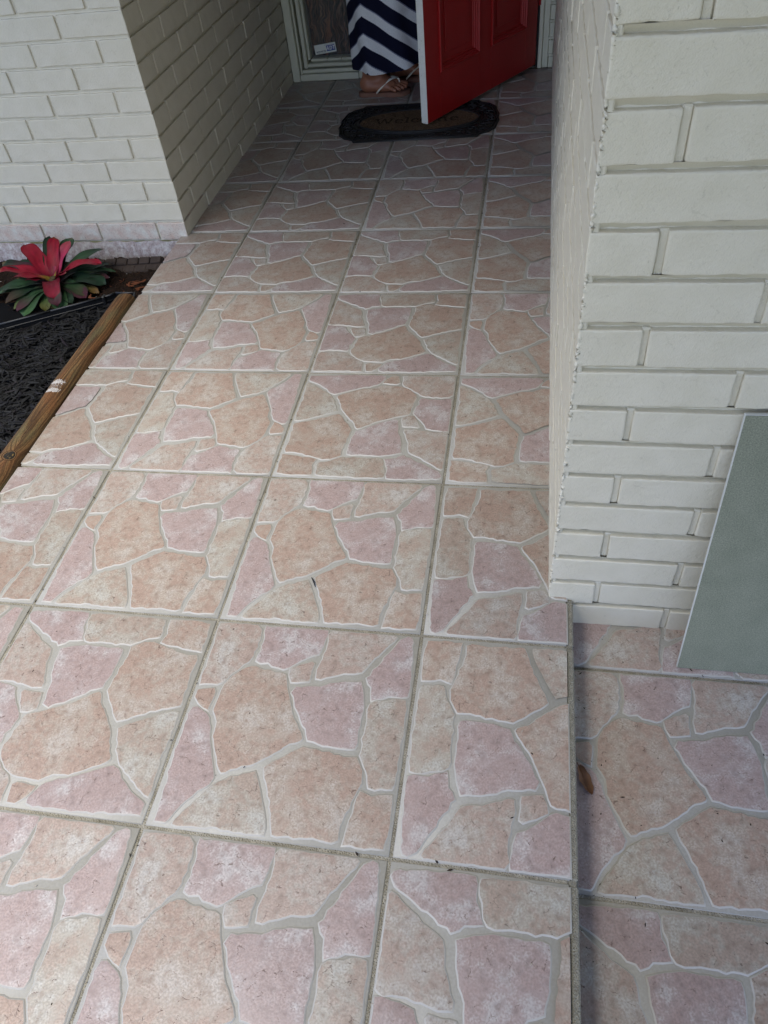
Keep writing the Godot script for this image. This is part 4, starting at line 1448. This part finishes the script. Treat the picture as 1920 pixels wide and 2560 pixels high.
func build_timber() -> void:
	var t := thing("landscape_timber", "round brown landscape timber with dark knot and white paint splash beside the tiles", "timber", Vector3(-0.3125, -0.012, -1.762))
	var st := start()
	var nn := noise(361, 3.0, 4)
	var nu := 28
	var nv := 70
	var P := func(u: int, v: int) -> Array:
		var a := TAU * (u % nu) / nu
		var z := 2.2 * v / nv
		var r := 1.0 + nn.get_noise_2d(cos(a) * 0.3 + 2.0, z * 0.6 + sin(a) * 0.3) * 0.07
		var sx := 0.0365 * r
		var sy := 0.0345 * r
		# flattened top and sides of a sawn-round timber
		var e := 2.6
		var cx := signf(cos(a)) * pow(absf(cos(a)), 2.0 / e)
		var cy := signf(sin(a)) * pow(absf(sin(a)), 2.0 / e)
		var k := 1.0
		if v == 0: k = 0.93
		return [Vector3(cx * sx * k + nn.get_noise_1d(z) * 0.004, cy * sy * k, z), Vector2(fposmod(0.75 - u / float(nu), 1.0) if u < nu else 0.75, z / 2.2)]
	for u in nu:
		for v in nv:
			var q := [P.call(u, v), P.call(u + 1, v), P.call(u + 1, v + 1), P.call(u, v + 1)]
			# keep u continuous: 0.5 is the top (a = 90 degrees)
			var us := [0.25 + u / float(nu), 0.25 + (u + 1) / float(nu)]
			var nrm: Vector3 = (q[0][0] + q[2][0]) * Vector3(1, 1, 0)
			var order := [0, 1, 2, 0, 2, 3]
			var A: Vector3 = q[0][0]
			if (q[1][0] - A).cross(q[2][0] - A).dot(nrm) > 0: order = [0, 2, 1, 0, 3, 2]
			for i in order:
				st.set_uv(Vector2(us[1] if i == 1 or i == 2 else us[0], q[i][1].y))
				st.add_vertex(q[i][0])
	put("log", finish(st, true), M.timber, t)
	var cap := start()
	for u in nu: tri(cap, Vector3.ZERO, P.call(u, 0)[0], P.call(u + 1, 0)[0], Vector3(0, 0, -1))
	var ec := mat(c8(120, 92, 58), 0.9)
	put("end_grain", finish(cap), ec, t)

var leaf_noise := noise(377, 0.6, 2)

func leaf_mesh(st: SurfaceTool, az: float, ln: float, w: float, e0: float, e1: float, tip: Color, root: Color, mid: Color, twist: float) -> void:
	# strap leaf: climbs at e0, bends over to e1; channelled cross-section, rounded tip with a small point
	var dir := Vector3(cos(az), 0, sin(az))
	var p := dir * 0.012
	var n := 14
	var rings := []
	for i in n + 1:
		var t := i / float(n)
		var el := lerpf(e0, e1, pow(t, 1.5))
		var d := dir * cos(el) + Vector3.UP * sin(el)
		if i > 0: p += d * ln / n
		var up := d.cross(dir.cross(Vector3.UP)).normalized()
		if up.y < 0 and el < 1.2: up = -up
		var sd := dir.cross(Vector3.UP).normalized()
		sd = (sd + up * sin(t * 3.0 + twist * 9.0) * twist).normalized()
		var ww := w * (0.55 + 0.45 * smoothstep(0.0, 0.35, t))
		if t > 0.7: ww *= sqrt(maxf(0.0, 1.0 - pow((t - 0.7) / 0.3, 2.2)))
		if i == n: ww = 0.0006
		var ch := 0.26 * (1.0 - t * 0.45)
		var wave := sin(t * 11.0 + az * 3.0) * 0.004
		var row := []
		for k in 9:
			var s := (k - 4) / 4.0
			row.append(p + sd * s * ww + up * (s * s * ch * ww + wave * s))
		var c := root.lerp(mid, smoothstep(0.0, 0.4, t)).lerp(tip, smoothstep(0.45, 1.0, t))
		if t > 0.93 and fposmod(az * 7.3, 1.0) < 0.55: c = c.lerp(Color(0.2, 0.12, 0.05), 0.75)
		rings.append([row, c, up])
	for i in n:
		for k in 8:
			var a: Array = rings[i]
			var b: Array = rings[i + 1]
			var vs := [[a[0][k], a[1]], [a[0][k + 1], a[1]], [b[0][k + 1], b[1]], [b[0][k], b[1]]]
			var nrm: Vector3 = a[2]
			var order := [0, 1, 2, 0, 2, 3]
			if (vs[1][0] - vs[0][0]).cross(vs[2][0] - vs[0][0]).dot(nrm) > 0: order = [0, 2, 1, 0, 3, 2]
			for q in order:
				var col_i := k + (1 if q == 1 or q == 2 else 0)
				var row_i := i + (1 if q == 2 or q == 3 else 0)
				var edge: float = 0.86 + 0.3 * leaf_noise.get_noise_2d(col_i * 2.7 + az * 40.0, row_i * 0.35) + 0.16 * leaf_noise.get_noise_2d(col_i * 6.0 + az * 90.0, row_i * 4.0)
				if col_i == 0 or col_i == 8: edge *= 0.7
				if col_i == 4: edge *= 1.12
				var cc: Color = vs[q][1]
				st.set_color(Color(cc.r * edge, cc.g * edge, cc.b * edge))
				st.add_vertex(vs[q][0])

func build_bromeliad(nb: FastNoiseLite) -> void:
	var b := thing("bromeliad", "bromeliad plant with red inner leaves and dark green outer leaves by the wall", "plant", Vector3(-0.715, -0.088, -1.965))
	var red := Color(0.25, 0.010, 0.024)
	var red2 := Color(0.15, 0.008, 0.02)
	var grn := Color(0.035, 0.075, 0.035)
	var dgr := Color(0.018, 0.038, 0.022)
	var lgr := Color(0.06, 0.13, 0.05)
	var pur := Color(0.075, 0.022, 0.035)
	var yel := Color(0.25, 0.2, 0.03)
	# [azimuth degrees (0 = right, 90 = towards the camera), length, half width, start and end elevation, tip, root, mid, twist]
	var L := [
		[218, 0.25, 0.034, 72, 26, red, red2, red, 0.1], [262, 0.21, 0.026, 84, 60, red, red2, red, -0.1], [290, 0.20, 0.024, 80, 55, Color(0.3, 0.05, 0.06), red2, Color(0.36, 0.03, 0.08), 0.1],
		[352, 0.27, 0.03, 64, -10, red, red2, red, 0.05], [176, 0.26, 0.03, 54, -2, red, pur, red, 0.05], [168, 0.16, 0.02, 50, 8, red, yel, red, -0.1],
		[62, 0.21, 0.033, 48, -42, Color(0.2, 0.016, 0.03), pur, red2, 0.0], [130, 0.12, 0.02, 62, 30, red2, yel, red2, 0.0], [20, 0.12, 0.02, 70, 40, red2, yel, red, 0.0],
		[250, 0.25, 0.03, 66, 34, dgr, pur, dgr, 0.0], [278, 0.24, 0.03, 62, 34, grn, pur, dgr, 0.0], [322, 0.28, 0.03, 50, 6, dgr, pur, grn, 0.05],
		[5, 0.28, 0.038, 32, -16, dgr, pur, dgr, 0.0], [30, 0.25, 0.033, 30, -26, pur, pur, Color(0.04, 0.04, 0.03), 0.0], [15, 0.26, 0.02, 18, -18, Color(0.16, 0.09, 0.03), dgr, lgr, 0.0],
		[58, 0.26, 0.034, 26, -34, lgr, pur, grn, 0.0], [100, 0.26, 0.036, 24, -36, lgr, pur, grn, 0.0], [78, 0.22, 0.024, 14, -20, Color(0.1, 0.1, 0.03), dgr, lgr, 0.0],
		[135, 0.25, 0.034, 30, -28, Color(0.07, 0.045, 0.03), pur, dgr, 0.05], [155, 0.27, 0.034, 36, -16, dgr, pur, grn, 0.0], [120, 0.24, 0.022, 14, -22, Color(0.09, 0.11, 0.04), dgr, lgr, 0.0],
		[190, 0.28, 0.03, 46, 4, dgr, pur, pur, 0.0], [160, 0.33, 0.03, 18, -22, lgr, dgr, lgr, 0.0], [205, 0.27, 0.03, 40, 6, dgr, pur, dgr, 0.0]]
	for i in 14:
		var az := rng.randf_range(-40.0, 215.0)
		L.append([az, rng.randf_range(0.2, 0.29), rng.randf_range(0.02, 0.03), rng.randf_range(8, 40), rng.randf_range(-40, -10), [dgr, grn, pur, Color(0.05, 0.045, 0.025)][i % 4], pur, [dgr, grn, dgr, lgr][(i / 2) % 4], rng.randf_range(-0.1, 0.1)])
	for i in 4:
		L.append([rng.randf_range(0.0, 360.0), rng.randf_range(0.13, 0.2), 0.02, rng.randf_range(50, 80), rng.randf_range(0, 40), red2, yel, red, 0.1])
	for a in L:
		var st := start()
		leaf_mesh(st, deg_to_rad(a[0]), a[1] * 0.78, a[2] * 0.95, deg_to_rad(a[3] * 0.55), deg_to_rad(a[4] * 0.6 - 8.0), a[5], a[6], a[7], a[8])
		var o := put("leaf", finish(st), M.leaf, b, Vector3(0, 0.05 if a[3] > 45 else 0.032, 0))
	var st := start()
	tube(st, [Vector3(0, -0.02, 0), Vector3(0, 0.02, 0), Vector3(0, 0.055, 0)], [0.012, 0.016, 0.02], 9)
	put("stem", finish(st), mat(c8(70, 60, 34), 0.8), b)

# ------------------------------------------------------------------ loose things
func build_small_things() -> void:
	# large grey floor tile leaning on the wall
	var t := thing("leaning_tile", "large rectangular grey porcelain tile leaning on the right brick wall", "tile", Vector3(1.4262, YLOW + 0.0012, -0.477))
	t.rotation.x = -atan2(0.083, 0.607)
	put("body", boxm(Vector3(0, 0, -0.009), Vector3(0.305, 0.612, -0.0012), 0.0006), M.slate_body, t)
	put("glazed_face", boxm(Vector3(0.0008, 0.0008, -0.0011), Vector3(0.3042, 0.6112, 0.0), 0.0004), M.slate, t)
	# fallen leaf on the lower floor by the step
	var lf := thing("fallen_leaf", "curled brown dry leaf on the lower tiles beside the step", "leaf", Vector3(1.234, YLOW + 0.004, -0.212), -1.15)
	lf.scale = Vector3.ONE * 0.85
	var st := start()
	var n := 10
	for i in n:
		for s in [-1.0, 1.0]:
			var q := []
			for e in [[i, 0], [i + 1, 0], [i + 1, 1], [i, 1]]:
				var u: float = e[0] / float(n)
				var w: float = 0.0125 * pow(sin(PI * clampf(u * 0.94 + 0.03, 0.0, 1.0)), 0.7) * (1.0 + 0.12 * sin(u * 17.0))
				q.append(Vector3((u - 0.5) * 0.066, 0.006 * e[1] + 0.004 * cos(u * 3.0) + 0.002 * sin(u * 9.0) * e[1], s * e[1] * w))
			quad(st, q[0], q[1], q[2], q[3], Vector3.UP)
	put("blade", finish(st), M.dry_leaf, lf)
	var sm := start()
	tube(sm, [Vector3(-0.042, 0.003, 0), Vector3(-0.02, 0.0042, 0.0), Vector3(0.03, 0.0015, 0.0)], [0.0009, 0.0008, 0.0004], 5)
	put("stem", finish(sm), M.dry_leaf, lf)
	# twig in a groove, and tiny crumbs on the tiles
	var tw := start()
	tube(tw, [Vector3(0.634, 0.0025, -0.578), Vector3(0.642, 0.004, -0.566), Vector3(0.648, 0.0025, -0.553)], [0.0011, 0.0022, 0.0009], 6)
	tag(put(numbered("twig"), finish(tw), M.black, self), "tiny dark twig lying in a groove of a middle floor tile", "twig")
	var cr := start()
	var fixed := [Vector3(0.979, 0, -0.004), Vector3(1.002, 0, 0.006), Vector3(0.843, 0, 0.0), Vector3(0.136, 0, -0.656), Vector3(0.375, 0, -2.302), Vector3(0.07, 0, -3.55)]
	for i in 480:
		var p := Vector3(rng.randf_range(-0.22, 1.15), 0, rng.randf_range(-3.6, 0.3))
		var r := rng.randf_range(0.0006, 0.0014)
		if i < fixed.size():
			p = fixed[i]
			r = 0.0019
		elif i < 110:
			p.x = clampf(roundf(p.x / T) * T + rng.randf_range(-0.006, 0.006), -0.2, 1.14)
		elif i < 150:
			p = Vector3(rng.randf_range(1.23, 1.6), YLOW, rng.randf_range(-0.55, 0.1))
		if i >= 230:
			var e := i % 4
			if e == 0: p = Vector3(XR - absf(rng.randfn(0.0, 0.012)) - 0.003, 0, rng.randf_range(-3.9, -0.6))
			elif e == 1: p = Vector3(XL + absf(rng.randfn(0.0, 0.012)) + 0.003, 0, rng.randf_range(-3.9, -2.2))
			elif e == 2: p = Vector3(rng.randf_range(1.23, 1.46), YLOW, ZR + absf(rng.randfn(0.0, 0.03)) + 0.004)
			else: p = Vector3(XEDGE + 0.022 + absf(rng.randfn(0.0, 0.02)), YLOW, rng.randf_range(-0.55, 0.2))
		if i >= 230: r = rng.randf_range(0.0003, 0.0008)
		p.y += 0.0004
		var v := rng.randf_range(0.4, 1.3)
		var col := Color(0.035 * v, 0.026 * v, 0.02 * v) if rng.randf() < 0.7 else Color(0.4, 0.36, 0.3)
		strand(cr, p, rng.randf() * TAU, 0.0, r * rng.randf_range(3.0, 6.0), r, r * 1.2, 0.0, col)
	tag(put(numbered("floor_crumbs"), finish(cr), M.bits, self), "scattered tiny crumbs of bark and grit on the floor tiles", "debris", "", "stuff")

# ------------------------------------------------------------------ roof and rooms around the view
func build_house() -> void:
	var r := structure("porch_roof")  # unseen; edges and height set for the shade they throw
	put("alcove_ceiling", boxm(Vector3(XL + 0.001, 2.28, ZB - 0.003), Vector3(XR - 0.001, 2.6, ZL + 0.001), 0.002), M.unseen_soffit, r)
	put("porch_ceiling", boxm(Vector3(0.46, 2.285, -1.199), Vector3(5.2, 2.6, 2.6), 0.002), M.unseen_soffit, r)
	put("eave", boxm(Vector3(-3.4, 2.282, ZL + 0.012), Vector3(5.2, 2.6, -1.2), 0.002), M.unseen_soffit, r)
	var hr := structure("hall_room")
	put("room_floor", boxm(Vector3(-1.0, -0.12, -7.0), Vector3(2.2, -0.002, ZB - 0.165), 0.002), M.room, hr)
	put("room_ceiling", boxm(Vector3(-1.0, 2.45, -7.0), Vector3(2.2, 2.55, ZB - 0.155), 0.002), M.room, hr)
	put("room_wall", boxm(Vector3(-1.1, -0.1, -7.1), Vector3(2.3, 2.5, -7.0), 0.002), M.room, hr)
	put("room_wall", boxm(Vector3(-1.1, -0.1, -6.998), Vector3(-1.002, 2.5, ZB - 0.05), 0.002), M.room, hr)
	put("room_wall", boxm(Vector3(2.202, -0.1, -6.998), Vector3(2.3, 2.5, ZB - 0.05), 0.002), M.room, hr)
	put("front_partition", boxm(Vector3(-1.0, -0.1, ZB - 0.15), Vector3(XL - 0.002, 2.5, ZB - 0.05), 0.002), M.room, hr)
	put("front_partition", boxm(Vector3(1.136, -0.1, ZB - 0.15), Vector3(2.2, 2.5, ZB - 0.115), 0.002), M.room, hr)
	put("door_header", boxm(Vector3(XL + 0.001, 2.201, ZB - 0.14), Vector3(1.135, 2.499, ZB - 0.004), 0.002), M.trim, hr)

func _ready() -> void:
	rng.seed = 20240611
	# camera
	var cam := Camera3D.new()
	cam.name = "camera"
	add_child(cam)
	cam.position = Vector3(1.0760, 1.3089, 0.41752)
	cam.rotation = Vector3(-0.808279, 0.250163, -0.132301)
	cam.fov = 69.0
	cam.near = 0.03
	cam.far = 300.0
	cam.current = true
	# sky and light: open shade, soft bright sky to the left
	var we := WorldEnvironment.new()
	we.name = "world_environment"
	add_child(we)
	var env := Environment.new()
	env.background_mode = Environment.BG_SKY
	var sky := Sky.new()
	var sm := ProceduralSkyMaterial.new()
	sm.sky_top_color = Color(0.45, 0.58, 0.85)
	sm.sky_horizon_color = Color(0.80, 0.83, 0.835)
	sm.sky_curve = 0.22
	sm.ground_bottom_color = Color(0.22, 0.22, 0.17)
	sm.ground_horizon_color = Color(0.5, 0.5, 0.46)
	sm.sky_energy_multiplier = 1.0
	sky.sky_material = sm
	env.sky = sky
	env.tonemap_mode = Environment.TONE_MAPPER_LINEAR
	env.tonemap_exposure = 3.2
	env.sdfgi_enabled = true
	env.ssao_enabled = true
	env.ssil_enabled = true
	we.environment = env
	var sun := DirectionalLight3D.new()
	sun.name = "soft_daylight"
	add_child(sun)
	sun.light_energy = 0.34
	sun.light_color = Color(1.0, 0.985, 0.965)
	sun.light_angular_distance = 40.0
	sun.shadow_enabled = true
	sun.look_at_from_position(Vector3(-1.1, 5.0, 1.3), Vector3.ZERO)
	make_materials()
	make_pattern()
	build_floors()
	build_left_wall()
	build_right_wall()
	build_house()
	build_entrance()
	build_mat()
	build_person()
	build_garden()
	build_small_things()
